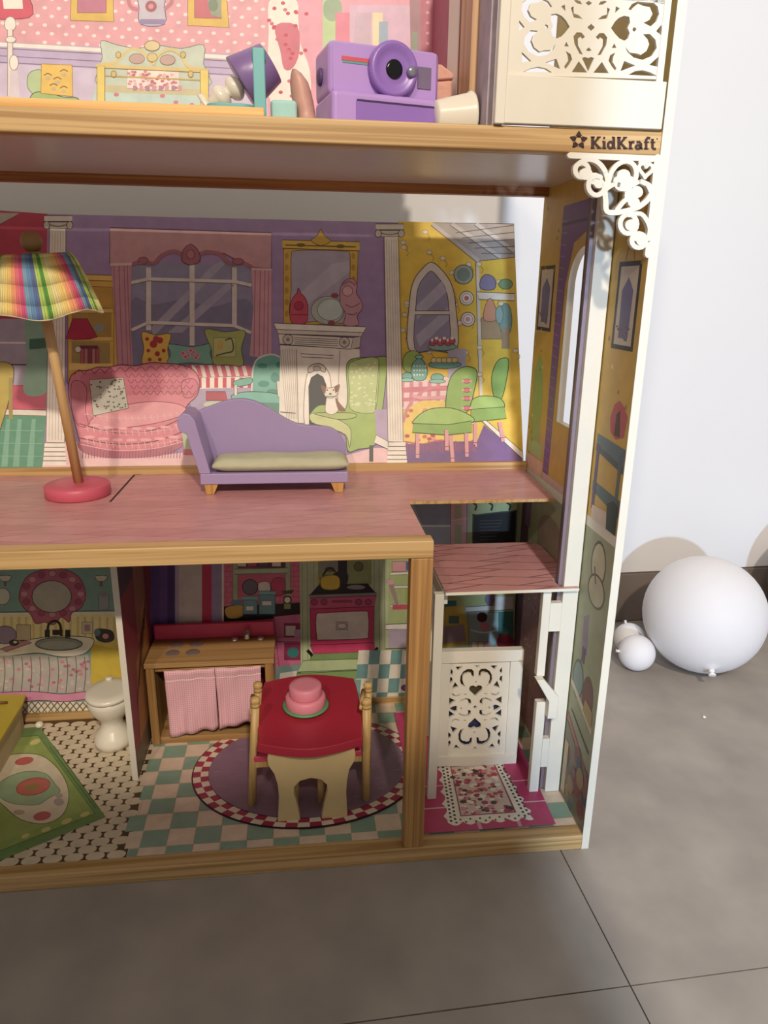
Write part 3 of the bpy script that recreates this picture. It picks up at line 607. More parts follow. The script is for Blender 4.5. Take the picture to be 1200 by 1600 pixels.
# ---------------------------------------------------------------- ground floor print
def ground_floor():
    z = H0-.0006
    P = Print((0, 0, z), (0, 0, 1)); P.STEP = .00003
    def wq(pts, c):   # polygon given in metres on the floor
        from mathutils import Vector as V_
        q = []
        for x, y in pts:
            d = Vector((x, y, z))-CC; q.append((600+CF*d.dot(CR)/d.dot(_f), 800-CF*d.dot(CU)/d.dot(_f)))
        P.poly(q, c)
    P.wpoly([(XL, .0205, z), (-.0005, .0205, z), (-.0005, .3335, z), (XL, .3335, z)], 'd6bfa0')
    # honeycomb bathroom tiles: pale cells on a dark brown net
    edge = lambda y: -.578 - .02*math.sin(y*22)
    wq([(XL,.0205), (-.575,.0205), (-.578,.1), (-.583,.17), (-.583,.3335), (XL,.3335)], '54401f')
    cw, chh = .0252, .0122
    for j in range(26):
        y = .026+j*chh
        for i in range(24):
            x = -.588-i*cw-(j % 2)*cw/2
            if x < XL+.02 or y > .327: continue
            q_, p_ = .30*chh*.8, .70*chh*.88; hw = cw/2*.84
            pts = [(x+u_, min(.333, y+v_)) for u_, v_ in cr([(-hw,-q_),(-hw*.45,-p_*.9),(hw*.45,-p_*.9),(hw,-q_),(hw,q_),(hw*.45,p_*.9),(-hw*.45,p_*.9),(-hw,q_)], 2)]
            wq(pts, 'd9c8aa')
    # kitchen tiles
    tw, th = .0332, .0302
    for i in range(18):
        for j in range(11):
            x0, y0 = -.5955+i*tw-.0006*j, .0205-.0165+j*th
            x1, y1 = x0+tw, y0+th; y0 = max(y0, .0207); y1 = min(y1, .3334); x1 = min(x1, -.0007)
            lo = -.575-.012*((j*7) % 3)/2 if y0 < .17 else -.585
            x0 = max(x0, lo)
            if x1-x0 < .003 or y1 < y0: continue
            g = .0004
            wq([(x0+g,y0+g), (x1-g,y0+g), (x1-g,y1-g), (x0+g,y1-g)], ('86a690', 'dfc8ae')[(i+j) % 2])
    # green rug in the bathroom
    P.poly([(62,1136),(165,1277),(10,1341),(-90,1385),(-90,1150)], '6f9150'); P.poly([(60,1150),(148,1272),(6,1328),(-90,1365),(-90,1160)], '93a852', '4a6a34', 1)
    P.poly([(50,1164),(130,1268),(4,1316),(-80,1340),(-80,1176)], '9cae58')
    P.cur([(42,1178),(72,1185),(98,1212),(108,1244),(98,1274),(70,1288),(34,1282),(8,1262),(-14,1238),(-24,1205),(0,1184)], 'ddcdb0', '5c6a3a', 1.2, 4)
    P.cur([(0,1224),(20,1212),(45,1206),(72,1210),(86,1226),(94,1238),(76,1248),(60,1258),(30,1258),(8,1252),(-4,1240)], '9db38c', '6d8466', 1, 3)
    P.ell(52, 1230, 27, 13, 'cc6a5c', '9a4438', 1, -.2); P.ell(50, 1231, 12, 6, 'a8834c', None, 1, -.2)
    P.ell(38, 1190, 15, 6, 'c8605c', rot=-.2); P.ell(66, 1276, 14, 7, 'c8605c', rot=-.2); P.ell(92, 1254, 8, 6, 'b9a3a0'); P.ell(30, 1270, 9, 4, 'b9a98c'); P.ell(92, 1244, 6, 4, 'b9a3a0')
    for x, y, r_ in ((40,1307,7),(72,1297,8),(104,1284,9),(133,1273,8),(55,1160,9),(-8,1322,8)): P.ell(x, y, r_, r_*.45, 'd0c878', rot=-.4)
    P.cline([(78,1168),(150,1264)], 1, '3c5a2c', 2); P.cline([(84,1166),(156,1266)], 1, '3c5a2c', 2)
    # oval kitchen rug
    cx, cy, rx, ry = -.350, .176, .165, .128
    N = 64
    wq([(cx+(rx+.002)*math.cos(2*math.pi*i/N), cy+(ry+.002)*math.sin(2*math.pi*i/N)) for i in range(N)], '4c2434')
    for ring in range(2):
        for i in range(N):
            a0, a1 = 2*math.pi*i/N, 2*math.pi*(i+1)/N; r0, r1 = 1-ring*.065, 1-(ring+1)*.065
            p = [(cx+rx*r*math.cos(a), cy+ry*r*math.sin(a)) for r, a in ((r0,a0),(r0,a1),(r1,a1),(r1,a0))]
            p = [(min(x,-.0007), y) for x, y in p]
            wq(p, ('a62848', 'e2d2b8')[(i+ring) % 2])
    wq([(cx+rx*.868*math.cos(2*math.pi*i/N), cy+ry*.868*math.sin(2*math.pi*i/N)) for i in range(N)], '8b6c80')
    rnd = random.Random(4)
    for i in range(150):
        a = rnd.random()*6.28; r_ = rnd.random()**.5*.84; x, y = cx+rx*r_*math.cos(a), cy+ry*r_*math.sin(a)
        wq([(x,y), (x+.008,y+.0005), (x+.008,y+.0011), (x,y+.0007)], rnd.choice(('a88a9c','b89aaa','735a72')))
    # entrance floor below the lift and its lace mat
    wq([(-.2075,.0208), (-.029,.0208), (-.024,.30), (-.2075,.30)], 'c03068')
    wq([(-.2075,.0650), (-.0275,.0650), (-.0275,.0672), (-.2075,.0672)], 'e6b8bc')
    wq([(-.2075,.110), (-.0265,.110), (-.0265,.112), (-.2075,.112)], 'e6b8bc')
    for x in (-.132, -.079): wq([(x,.0208), (x+.005,.0208), (x+.004,.0650), (x,.0650)], 'd99ab0')
    mat = [(x, .037-.0065*abs(math.sin((x+.170)*157))) for x in [-.170+.0025*i for i in range(47)]]
    mat = [(-.1755+.0135*t+.006*abs(math.sin(y*128)), y) for y, t in [(.16-.002*i, 1-i/65) for i in range(60)]] + mat + [(-.0525-.012*t-.006*abs(math.sin(y*128)), y) for y, t in [(.041+.002*i, i/60) for i in range(60)]]
    wq(mat, 'efe6d4')
    rnd = random.Random(8)
    for i in range(17):
        for r_ in range(2):
            y = .038+i*.0074; 
            for x in (-.1665+.012*(i/17)+r_*.006, -.0665+r_*.006-.009*(i/17)): wq([(x,y+r_*.003), (x+.0031,y+r_*.003), (x+.0031,y+.0036+r_*.003), (x,y+.0036+r_*.003)], '1d1718')
    for i in range(15):
        x = -.160+i*.0066; y = .0345+(i % 2)*.005; wq([(x,y), (x+.0026,y), (x+.0026,y+.003), (x,y+.003)], '1d1718')
    wq([(-.151,.047), (-.0745,.047), (-.0765,.152), (-.1435,.152)], '8a3a50'); wq([(-.149,.049), (-.077,.049), (-.0785,.151), (-.142,.151)], 'd3bfb4')
    for i in range(170):
        x, y = -.146+rnd.random()*.066, .051+rnd.random()*.096; r_ = .0015+rnd.random()*.0028
        wq([(x+r_*1.3*math.cos(6.28*k/6), y+r_*math.sin(6.28*k/6)) for k in range(6)], rnd.choice(('b8304c','c84a60','d98a90','efe6d4','efe6d4','3a2a30','a02a50')))
    P.build('floor_print', gboard)
ground_floor()

# ---------------------------------------------------------------- parquet print on the middle floor (pink basket-weave boards)
def parquet_mat(name, a, b, c, rough=.35, mort=.02):
    m, nt, bs = nmat(name)
    tc = nt.nodes.new('ShaderNodeTexCoord'); mp = nt.nodes.new('ShaderNodeMapping'); mp.inputs['Rotation'].default_value = (0,0,.62); mp.inputs['Scale'].default_value = (9, 44, 1)
    br = nt.nodes.new('ShaderNodeTexBrick'); br.inputs['Color1'].default_value = hx(a); br.inputs['Color2'].default_value = hx(b); br.inputs['Mortar'].default_value = hx(c)
    br.inputs['Scale'].default_value = 1; br.inputs['Brick Width'].default_value = 1; br.inputs['Row Height'].default_value = 1; br.inputs['Mortar Size'].default_value = mort; br.inputs['Mortar Smooth'].default_value = .8; br.inputs['Bias'].default_value = -.2
    nt.links.new(tc.outputs['Object'], mp.inputs['Vector']); nt.links.new(mp.outputs['Vector'], br.inputs['Vector'])
    nz = nt.nodes.new('ShaderNodeTexNoise'); nz.inputs['Scale'].default_value = 34; nz.inputs['Detail'].default_value = 6
    nt.links.new(tc.outputs['Object'], nz.inputs['Vector'])
    mr = nt.nodes.new('ShaderNodeMapRange'); mr.inputs['To Min'].default_value = .8; mr.inputs['To Max'].default_value = 1.2
    nt.links.new(nz.outputs['Fac'], mr.inputs['Value'])
    mx = nt.nodes.new('ShaderNodeVectorMath'); mx.operation = 'SCALE'; nt.links.new(br.outputs['Color'], mx.inputs[0]); nt.links.new(mr.outputs['Result'], mx.inputs['Scale'])
    nt.links.new(mx.outputs['Vector'], bs.inputs['Base Color']); bs.inputs['Roughness'].default_value = rough
    return m
PARQ = parquet_mat('pink_parquet', 'cb9594', 'bf8888', '9c6a6a', .35, .022)
mb = MB(); z = ZF-.0004
mb.add([(x,y,z) for x, y in [(XL,.0217), (-.2128,.0217), (-.2128,.1668), (-.0142,.1668), (-.0062,.3336), (XL,.3336)]], [list(range(6))])
mb.build('floor_print', PARQ, mboard)
mb = MB(); z += .0001
mb.add([(-.5975,.189,z), (-.5945,.189,z), (-.5935,.3333,z), (-.5968,.3333,z)], [(0,1,2,3)])
mb.add([(-.5935,.3315,z), (-.586,.3315,z), (-.586,.3335,z), (-.5935,.3335,z)], [(0,1,2,3)])
mb.build('floor_joint', plain('dark_gap', '3a2a22', .8), mboard)

# ---------------------------------------------------------------- side wall print (on the inner face of the side panel)
def side_print():
    P = Print((0, 0, 0), (-1, 0, 0))
    def quad_strip(z0, z1, ya, yb, c):
        P.wpoly([(0,ya,z0), (0,yb,z0), (0,yb,z1), (0,ya,z1)], c)
    def holed(z0, z1, hole, c):
        y0, y1, h0, hs, ht = hole
        quad_strip(z0, h0, .001, .345, c); quad_strip(ht, z1, .001, .345, c)
        n = 12; cc = (y0+y1)/2; r = (y1-y0)/2
        zs = [h0, hs]+[hs+(ht-hs)*math.sin(math.pi/2*i/n) for i in range(1, n+1)]; ws = [r, r]+[r*math.cos(math.pi/2*i/n) for i in range(1, n+1)]
        for sgn, ye in ((-1,.001), (1,.345)):
            P.wpoly([(0,ye,h0)]+[(0,cc+sgn*a,b) for a, b in zip(ws, zs)]+[(0,ye,ht)], c)
    holed(.022, .4155, HOLES[0], '9da27c'); holed(.4285, .830, HOLES[1], 'c9a436')
    quad_strip(.8405, 1.099, .001, .345, 'bfa63a')
    def wp(pts, c):
        q = []
        for y, z in pts:
            y = min(.344, max(.0015, y)); d = Vector((0,y,z))-CC; q.append((600+CF*d.dot(CR)/d.dot(_f), 800-CF*d.dot(CU)/d.dot(_f)))
        P.poly(q, c)
    # living storey: purple drape round the arch, pictures, green chair, side table
    wp([(.238,.44),(.262,.44),(.262,.80),(.09,.80),(.09,.44),(.098,.44),(.098,.62),(.100,.70),(.12,.752),(.166,.765),(.212,.752),(.232,.70)], '75518f')
    for i in range(24): wp([(.240,.445+i*.0145),(.261,.447+i*.0145),(.261,.449+i*.0145),(.240,.447+i*.0145)], '8f6aa8')
    wp([(.09,.775),(.262,.775),(.262,.779),(.09,.779)], '4c3060')
    for ya, yb, za, zb in ((.276,.338,.638,.727), (.012,.068,.632,.724)):
        wp([(ya,za),(yb,za),(yb,zb),(ya,zb)], '2c2420'); wp([(ya+.006,za+.005),(yb-.006,za+.005),(yb-.006,zb-.005),(ya+.006,zb-.005)], 'c4b9a8')
        wp([(ya+.016,za+.012),(yb-.016,za+.012),(yb-.014,zb-.030),((ya+yb)/2,zb-.016),(ya+.014,zb-.030)], '6a6790')
        for k in range(10):
            rr = random.Random(k); y, zz = ya+.008+rr.random()*(yb-ya-.02), za+.008+rr.random()*.016; wp([(y,zz),(y+.006,zz),(y+.006,zz+.002),(y,zz+.002)], '6a5f52')
    wp([(.03,.725),(.042,.755),(.044,.755),(.032,.725)], '7a5c20'); wp([(.052,.725),(.042,.755),(.044,.755),(.054,.725)], '7a5c20')
    wp([(.285,.46),(.33,.46),(.335,.52),(.330,.58),(.315,.605),(.298,.595),(.288,.55)], '8fae5a'); wp([(.272,.455),(.335,.455),(.335,.475),(.272,.478)], 'a3c06a')
    wp([(.265,.429),(.344,.429),(.344,.452),(.265,.452)], 'dcb49a'); wp([(.1,.429),(.262,.429),(.262,.44),(.1,.44)], 'cdb0a8')
    wp([(.006,.563),(.016,.572),(.030,.578),(.042,.572),(.050,.556),(.046,.540),(.030,.534),(.010,.540)], 'b84454'); wp([(.02,.538),(.036,.538),(.034,.562),(.026,.568)], '4a2626')
    wp([(.002,.508),(.08,.520),(.08,.532),(.002,.528)], '55707c'); wp([(.002,.500),(.08,.512),(.08,.520),(.002,.508)], '3e5660')
    wp([(.002,.450),(.08,.462),(.08,.475),(.002,.470)], '4d6a70'); wp([(.008,.46),(.016,.46),(.016,.52),(.008,.52)], '4d6a70'); wp([(.07,.44),(.078,.44),(.078,.52),(.07,.52)], '5a3f70')
    wp([(.005,.4286),(.075,.4286),(.075,.445),(.005,.45)], 'd6bfae'); wp([(.004,.4286),(.03,.4286),(.034,.458),(.018,.466),(.004,.462)], '33423c')
    rnd = random.Random(2)
    for i in range(60):
        y, zz = rnd.random()*.335+.003, .45+rnd.random()*.37
        if .08 < y < .27: continue
        wp([(y,zz),(y+.005,zz+.001),(y+.004,zz+.005),(y+.001,zz+.005)], rnd.choice(('8d7322','ddd0a0','7d6a2c')))
    # kitchen storey: olive wall, dark brick pier, plates and shelves
    wp([(.10,.0225),(.344,.0225),(.344,.30),(.10,.325)], 'b4868a')
    for i in range(220):
        y, zz = .102+rnd.random()*.235, .026+rnd.random()*.27; wp([(y,zz),(y+.006,zz),(y+.006,zz+.003),(y,zz+.003)], rnd.choice(('c79e9c','96646a','d8bab6','a87678')))
    wp([(.305,.0225),(.344,.0225),(.344,.41),(.32,.41),(.305,.33)], '5f4650'); wp([(.30,.34),(.325,.34),(.325,.405),(.30,.405)], '7a5f84')
    y0, y1 = .155, .262
    wp([(y0,.30),(y1,.30)]+[((y0+y1)/2+(y1-y0)/2*math.cos(math.pi*i/10), .356+.030*math.sin(math.pi*i/10)) for i in range(11)], '8f8470')
    for cy_, cz_, ry_, rz_, c in ((.040,.380,.022,.030,'c3bf9c'), (.038,.346,.026,.022,'bdb896'), (.030,.204,.018,.030,'7a3c36'), (.064,.212,.018,.028,'7f9a96')):
        wp([(cy_+ry_*math.cos(6.28*k/16), cz_+rz_*math.sin(6.28*k/16)) for k in range(16)], '5f5a48'); wp([(cy_+.86*ry_*math.cos(6.28*k/16), cz_+.86*rz_*math.sin(6.28*k/16)) for k in range(16)], c)
    wp([(.040,.355),(.048,.375),(.051,.373),(.043,.353)], '6a5a44')
    wp([(.045,.255),(.062,.255),(.066,.30),(.05,.31)], '8a7a90'); wp([(.05,.240),(.06,.240),(.06,.262),(.05,.262)], '5a466a')
    wp([(.008,.165),(.085,.195),(.085,.203),(.008,.176)], 'd6cbb6'); wp([(.01,.135),(.075,.16),(.075,.163),(.01,.140)], '3a2c22'); wp([(.01,.17),(.04,.182),(.035,.20),(.012,.195)], 'b49a50')
    wp([(.002,.095),(.085,.145),(.085,.152),(.002,.105)], 'bf5a68'); wp([(.002,.023),(.085,.023),(.085,.140),(.002,.092)], '857c62')
    for i in range(26):
        y, zz = .004+rnd.random()*.07, .028+rnd.random()*.085; r_ = .006+rnd.random()*.010
        wp([(y+r_*.8*math.cos(6.28*k/8), zz+r_*math.sin(6.28*k/8)) for k in range(8)], rnd.choice(('5f7a84','8a4640','a88a50','4a5a64','77705a','93655a')))
    wp([(.070,.03),(.082,.03),(.082,.11),(.070,.11)], 'c9b48a')
    P.build('wall_print', side)
side_print()

# ---------------------------------------------------------------- upper storey print
def upper_print():
    P = Print((0, D, 0), (0, -1, 0))
    P.wpoly([(XL, D, .8410), (-.1662, D, .8410), (-.1662, D, 1.099), (XL, D, 1.099)], 'e6a6b0')
    DK = '5a3a3c'
    for j in range(9):
        for i in range(34):
            x = -40+i*22+(j % 2)*11; y = -20+j*13.5+i*1.05
            if y < 62+x*.065 and x < 672: P.ell(x, y, 3.6, 2.8, 'f7e2dc', n=8)
    P.poly([(-60,62),(700,103),(700,230),(-60,230)], 'c3b2d4'); P.line([(-60,66),(420,93)], 6, 'f6efe2'); P.line([(-60,72),(420,99)], 1, '6a5a70')
    P.line([(-60,84),(420,110)], 1.2, '8a78a0'); P.line([(-60,94),(420,120)], 1.2, '8a78a0'); P.poly([(-60,96),(420,122),(420,230),(-60,230)], 'd3c5de')
    # table lamp at far left
    P.cur([(-14,-20),(34,-20),(52,22),(20,30),(-20,24)], 'd9566c', '7a2030', 1, 3); P.poly([(2,-20),(34,-20),(36,14),(6,14)], 'f2ebe0')
    P.ell(16, 38, 9, 12, 'efe8dd', '9a8a84', 1); P.rect(12, 46, 20, 150, 'ece4da', '9a8a84', 1); P.ell(17, 62, 8, 5, 'efe8dd', '9a8a84', 1); P.ell(22, 98, 7, 12, 'f2ebe0', '9a8a84', 1); P.poly([(16,110),(28,110),(32,160),(14,160)], 'ddd2da')
    # framed pictures and vase
    for pts, c in (([(112,-30),(176,-30),(178,34),(110,32)], 'c77a94'), ([(294,-30),(352,-30),(358,43),(293,40)], 'cf6a78')):
        P.poly(pts, 'e3bd4e', '7a5a18', 1); (xa, ya), (xb, _), (xc, yc), (xd, yd) = pts; P.poly([(xa+10,-30),(xb-10,-30),(xc-12,yc-14),(xd+11,yd-12)], c, '7a5a18', .9)
    P.poly([(322,-10),(346,-10),(346,28),(330,24)], '9aa58c'); P.ell(333, 8, 8, 10, '7d8f78')
    P.cur([(216,-20),(256,-20),(257,10),(257,38),(220,38),(217,10)], 'c9c3d2', '7d6a94', 1.5, 3); P.rect(219, 30, 258, 38, '9a88b4'); P.ell(236, 10, 9, 9, 'b0606c'); P.ell(236, 10, 4, 4, 'd99aa0')
    P.cline([(218,16),(204,10),(200,-5)], 6, 'c9808c'); P.cline([(257,14),(268,4),(268,-10)], 6, 'c9808c')
    # bed
    P.cur([(158,64),(182,70),(216,76),(240,70),(284,76),(318,70),(318,100),(320,140),(160,140),(160,90)], 'c6d3c0', '6d7a68', 1, 3)
    P.poly([(152,130),(326,140),(326,178),(140,172)], 'c3ddd3'); P.poly([(160,132),(322,140),(322,150),(160,144)], 'cfc69a')
    P.poly([(200,108),(280,112),(280,142),(198,138)], 'f0e4dc', 'c98a94', .8)
    rnd = random.Random(31)
    for i in range(60): P.ell(200+rnd.random()*78, 112+rnd.random()*26, 3, 2.2, rnd.choice(('cc6a78','d98a94','e9b8b8')), n=6)
    for i in range(8): P.rect(208+i*10, 134, 214+i*10, 142, ('b98aa0','d9a0a8')[i % 2])
    for x, y in ((182,148),(254,150),(300,164),(220,168),(275,160)): P.ell(x, y, 4, 3, 'd9808c')
    GO = 'e0c878'
    P.line([(150,103),(326,111)], 5, GO); P.line([(150,106),(326,114)], 1, '8a7020'); P.line([(150,118),(326,126)], 2, 'cdb050')
    for pts in ([(156,100),(180,98),(196,82),(212,76),(228,86),(236,100)], [(318,108),(294,104),(282,86),(266,78),(248,86),(240,102)]): P.cline(pts, 4, GO)
    P.ell(238, 72, 12, 8, 'dccb9a', '8a7020', 1); P.ell(214, 92, 12, 8, 'c9a9a0', '8a7020', .8); P.ell(262, 94, 12, 8, 'c9a9a0', '8a7020', .8); P.ell(238, 90, 8, 7, 'd9c486', '8a7020', .8)
    for x in (185, 286, 178, 298): P.ell(x, 86 if x in (185,286) else 116, 4, 5, 'd6c07a', '8a7020', .9)
    P.poly([(152,104),(164,104),(164,176),(152,175)], 'ecd465', '8a7020', .8); P.poly([(313,110),(326,111),(326,184),(314,183)], 'ecd465', '8a7020', .8)
    # armchair with yellow pillow
    P.cur([(44,118),(54,110),(66,112),(68,140),(60,152),(44,138)], 'b9cf9a', '6a7f50', 1, 3); P.cur([(50,148),(70,144),(100,152),(122,154),(120,176),(48,176)], 'a9c47c', '4a5f30', 1.2, 3)
    P.poly([(65,100),(113,102),(114,151),(64,146)], 'ecc457', '9a7a20', 1)
    for x, y in ((75,118),(90,124),(100,112),(84,134),(100,138)): P.cline([(x-6,y),(x,y-3),(x+6,y)], 1.6, '8a6a3a'); P.ell(x, y+5, 4, 3, 'cdbb8a')
    # wardrobe area at right
    P.poly([(418,-20),(660,-20),(690,230),(418,230)], 'eaa4b6')
    P.cur([(420,4),(440,-6),(464,2),(466,30),(470,70),(484,110),(480,160),(424,160),(418,110),(420,50)], 'f3ebe0', None, 1, 3)
    P.cur([(430,40),(464,40),(468,80),(458,106),(444,108),(438,80)], 'd96f86', None, 1, 3)
    rnd = random.Random(32)
    for i in range(30): P.ell(420+rnd.random()*60, 5+rnd.random()*150, 3.5, 3, rnd.choice(('cc3f58','d96a7c')), n=7)
    P.rect(504, 0, 524, 80, 'bcd79a'); P.cur([(508,2),(530,0),(534,20),(520,34),(506,24)], '9ab592', None, 1, 3); P.rect(524, 20, 546, 80, 'e6849c')
    P.poly([(546,8),(640,8),(644,110),(548,110)], 'dcb8d0'); P.rect(582, 20, 598, 76, 'eee0b0'); P.rect(592, 34, 606, 74, '9fb6cc'); P.poly([(556,20),(580,20),(578,70),(552,72)], 'cfb4c4')
    P.poly([(640,0),(656,0),(660,110),(642,104)], 'a87f86'); P.rect(643, 50, 652, 92, '8f9a86')
    P.poly([(656,-20),(690,-20),(690,100),(658,102)], 'b9687a')
    for i in range(6): P.ell(668, 4+i*16, 3, 2.5, 'd99aa4', n=7)
    P.build('backdrop_print', uback)
upper_print()

# partition between bedroom and balcony (upper storey), with a doorway
PX = -.1655
yy = lambda px, py=60: hit(px, py, 0, PX).y
ya, yb = yy(721), yy(734)
bx(PX-.003, PX+.003, ya, D-.0005, .8405, 1.10).build('balcony_partition', plain('maroon_print', 'a85c70', .6, vary=.1, vs=60), house)
bx(PX-.0045, PX-.0032, ya-.002, yy(706), .8405, 1.10).build('door_trim', WHITE, house)
bx(PX-.003, PX+.003, yb, ya-.0025, .8405, .872).build('partition_sill', plain('sill_grey', 'b7aca6', .6), house)
bx(PX-.010, PX+.003, yy(752), yb, .8405, 1.10).build('partition_post', wood('post_wood', 'c29a70', 'a87f56', 'Z'), house)
bx(PX-.003, PX+.003, .0215, yy(752)-.0005, .8405, 1.10).build('balcony_partition', plain('lilac_print', 'a89aa6', .6, vary=.2, vs=45), house)

# partition between bathroom and kitchen
bx(-.5985, -.5905, .168, .3335, H0+.0002, .4090).build('room_partition', WHITE, house)
def part_print():
    par = [o for o in house.children if o.name == 'room_partition'][0]
    P = Print((-.5905, 0, 0), (1, 0, 0))
    P.wpoly([(-.5905,.169,H0+.001), (-.5905,.333,H0+.001), (-.5905,.333,.408), (-.5905,.169,.408)], '8c3440')
    def wp(pts, c):
        q = []
        for y, z in pts:
            d = Vector((-.5905,y,z))-CC; q.append((600+CF*d.dot(CR)/d.dot(_f), 800-CF*d.dot(CU)/d.dot(_f)))
        P.poly(q, c)
    wp([(.17,.30),(.332,.30),(.332,.407),(.17,.407)], '4c3a4e'); wp([(.24,.20),(.31,.22),(.31,.34),(.25,.34)], '9a6a48')
    wp([(.20,.06),(.30,.06),(.30,.20),(.22,.18)], 'a8703c'); wp([(.172,.022),(.332,.022),(.332,.07),(.172,.06)], '6a5a44'); wp([(.26,.07),(.31,.09),(.30,.24),(.27,.24)], 'b5803f')
    for i in range(5): wp([(.20+i*.02,.12+i*.02),(.205+i*.02,.12+i*.02),(.26+i*.012,.20+i*.01),(.255+i*.012,.20+i*.01)], '4a2620')
    P.build('partition_print', par)
part_print()

# lift track on the side wall
bx(-.0215, -.0012, .087, .0955, H0+.0004, .8180).build('lift_track', WHITE, house, .0008)
bx(-.0260, -.0060, .0957, .1000, H0+.0004, .8180).build('lift_rail', plain('rail_metal', '8f8088', .35, metal=.4), house)
bx(-.0235, -.0080, .1002, .1130, H0+.0004, .8180).build('lift_rail', plain('rail_dark', '6a5a60', .4, metal=.3), house)

# ---------------------------------------------------------------- fretwork
def fret(plane_y, th):
    class F:
        def __init__(s): s.mb = MB(); s.k = 0; s.fat = 1
        def w(s, p): return hit(p[0], p[1], 1, plane_y)
        def put(s, pts):
            s.k += 1; o = (s.k % 61)*.000018; s.mb.slab([s.w(p)-Vector((0, o, 0)) for p in pts], (0, th+2*o, 0))
        def stroke(s, pts, wd, closed=False):
            wd *= s.fat; L = ribbon(pts, wd, closed)
            for q in L: s.put(q)
            for p in pts: s.put(ellp(p[0], p[1], wd/2, wd/2, 0, 8))
            return s
        def arc(s, cx, cy, rx, ry, a0, a1, wd, n=14):
            return s.stroke([(cx+rx*math.cos(math.radians(a0+(a1-a0)*i/n)), cy+ry*math.sin(math.radians(a0+(a1-a0)*i/n))) for i in range(n+1)], wd)
        def blob(s, pts): s.put(pts); return s
        def disc(s, cx, cy, rx, ry, rot=0): return s.blob(ellp(cx, cy, rx*s.fat, ry*s.fat, rot, 14))
        def heart(s, cx, cy, sx, sy, wd, rot=0):
            pts = []
            for i in range(20):
                t = 2*math.pi*i/20; x = 16*math.sin(t)**3/16; y = -(13*math.cos(t)-5*math.cos(2*t)-2*math.cos(3*t)-math.cos(4*t))/16
                x, y = x*sx, y*sy; pts.append((cx+x*math.cos(rot)-y*math.sin(rot), cy+x*math.sin(rot)+y*math.cos(rot)))
            return s.stroke(pts, wd, True)
    return F()
def pierced(outer, holes, plane_y, th):
    """board with cut-outs: outlines measured in the photo, lying on the plane y = plane_y"""
    from mathutils.geometry import tessellate_polygon
    loops = [[hit(p[0], p[1], 1, plane_y) for p in l] for l in [outer]+holes]
    flat = [p for l in loops for p in l]
    tris = tessellate_polygon([[Vector((p.x, p.z, 0)) for p in l] for l in loops])
    mb = MB(); n = len(flat)
    mb.v = [tuple(p) for p in flat] + [(p.x, p.y+th, p.z) for p in flat]
    def f(ix): mb.f.append(ix); mb.c.append(None); mb.smooth.append(False)
    for t in tris:
        a, b, c = (flat[i] for i in t)
        if (b-a).cross(c-a).y > 0: t = t[::-1]
        f(list(t)); f([i+n for i in t[::-1]])
    k = 0
    for l in loops:
        m_ = len(l)
        for i in range(m_): f([k+i, k+(i+1) % m_, k+(i+1) % m_+n, k+i+n])
        k += m_
    return mb
# balcony railing
fx0, fx1 = -.1575, -.0045
bx(-.1665, -.1570, -.0045, .0055, .8405, 1.10).build('railing_post', WHITE, house, .001)
bx(fx0, -.0030, -.0035, .0050, .8412, .8815).build('railing_board', WHITE, house, .001)
rb = MB()
bx(fx0, fx0+.006, -.0005, .0045, .8818, 1.08).build('railing_stile', WHITE, house)
bx(-.0125, -.0060, -.0005, .0045, .8818, 1.08).build('railing_stile', WHITE, house)
RH = [  # right half of the pattern, read off a 3.871x enlargement
 [(715,170),(738,132),(762,108),(795,95),(826,102),(830,135),(816,170),(828,200),(818,232),(795,246),(765,232),(740,205)],
 [(846,170),(860,164),(870,176),(858,192),(846,186)],
 [(820,56),(842,24),(880,6),(925,4),(965,10),(998,40),(1006,85),(990,128),(955,160),(912,138),(948,120),(966,84),(950,44),(905,34),(878,22),(850,44),(836,62)],
 [(800,282),(828,318),(868,322),(896,332),(930,308),(946,268),(936,238),(908,206),(950,205),(984,240),(992,290),(962,338),(905,362),(852,348),(815,316)],
 [(1020,150),(1021,216),(988,188)], [(1005,340),(1003,405),(946,393)], [(820,453),(860,430),(905,424),(950,436),(996,460)],
 [(795,368),(862,396),(772,430)], [(716,396),(700,366),(710,334),(740,318),(728,345),(724,375),(748,412),(740,428)],
 [(608,440),(660,374),(702,443)],
 [(622,224),(645,200),(672,200),(692,226),(686,272),(655,330),(634,334),(664,280),(666,238),(648,226),(640,240)],
 [(735,262),(748,290),(720,290)], [(744,38),(768,50),(740,78)], [(636,118),(690,112),(708,56),(692,44),(690,88),(660,96)],
 [(640,30),(668,26),(690,10),(676,4),(650,10)]]
CH = [[(540,352),(556,344),(576,352),(596,344),(612,352),(577,434)], [(562,304),(580,286),(598,304),(580,310)], [(595,144),(617,165),(595,187),(571,165)], [(560,18),(580,4),(600,18),(580,34)]]
def rpx(x, y): return (770+x/3.871, y/3.871)
holes = []
for h in RH:
    holes.append([rpx(x, y) for x, y in h]); holes.append([rpx(1180-x, y-2*(x-590)*.032) for x, y in h][::-1])
holes += [[rpx(x, y) for x, y in h] for h in CH]
rail_mb = pierced([(799,-9),(1047.5,-1.5),(1033,124),(799,117)], holes, .0005, .0035)
rail_mb.build('railing_fretwork', WHITE, house)
zmir = hit(921, -5, 1, .0005).z     # the pattern mirrors upwards, out of the picture
up_mb = MB(); up_mb.add([(x, y, 2*zmir-z_) for x, y, z_ in rail_mb.v], [f_[::-1] for f_ in rail_mb.f]); up_mb.build('railing_fretwork', WHITE, house)
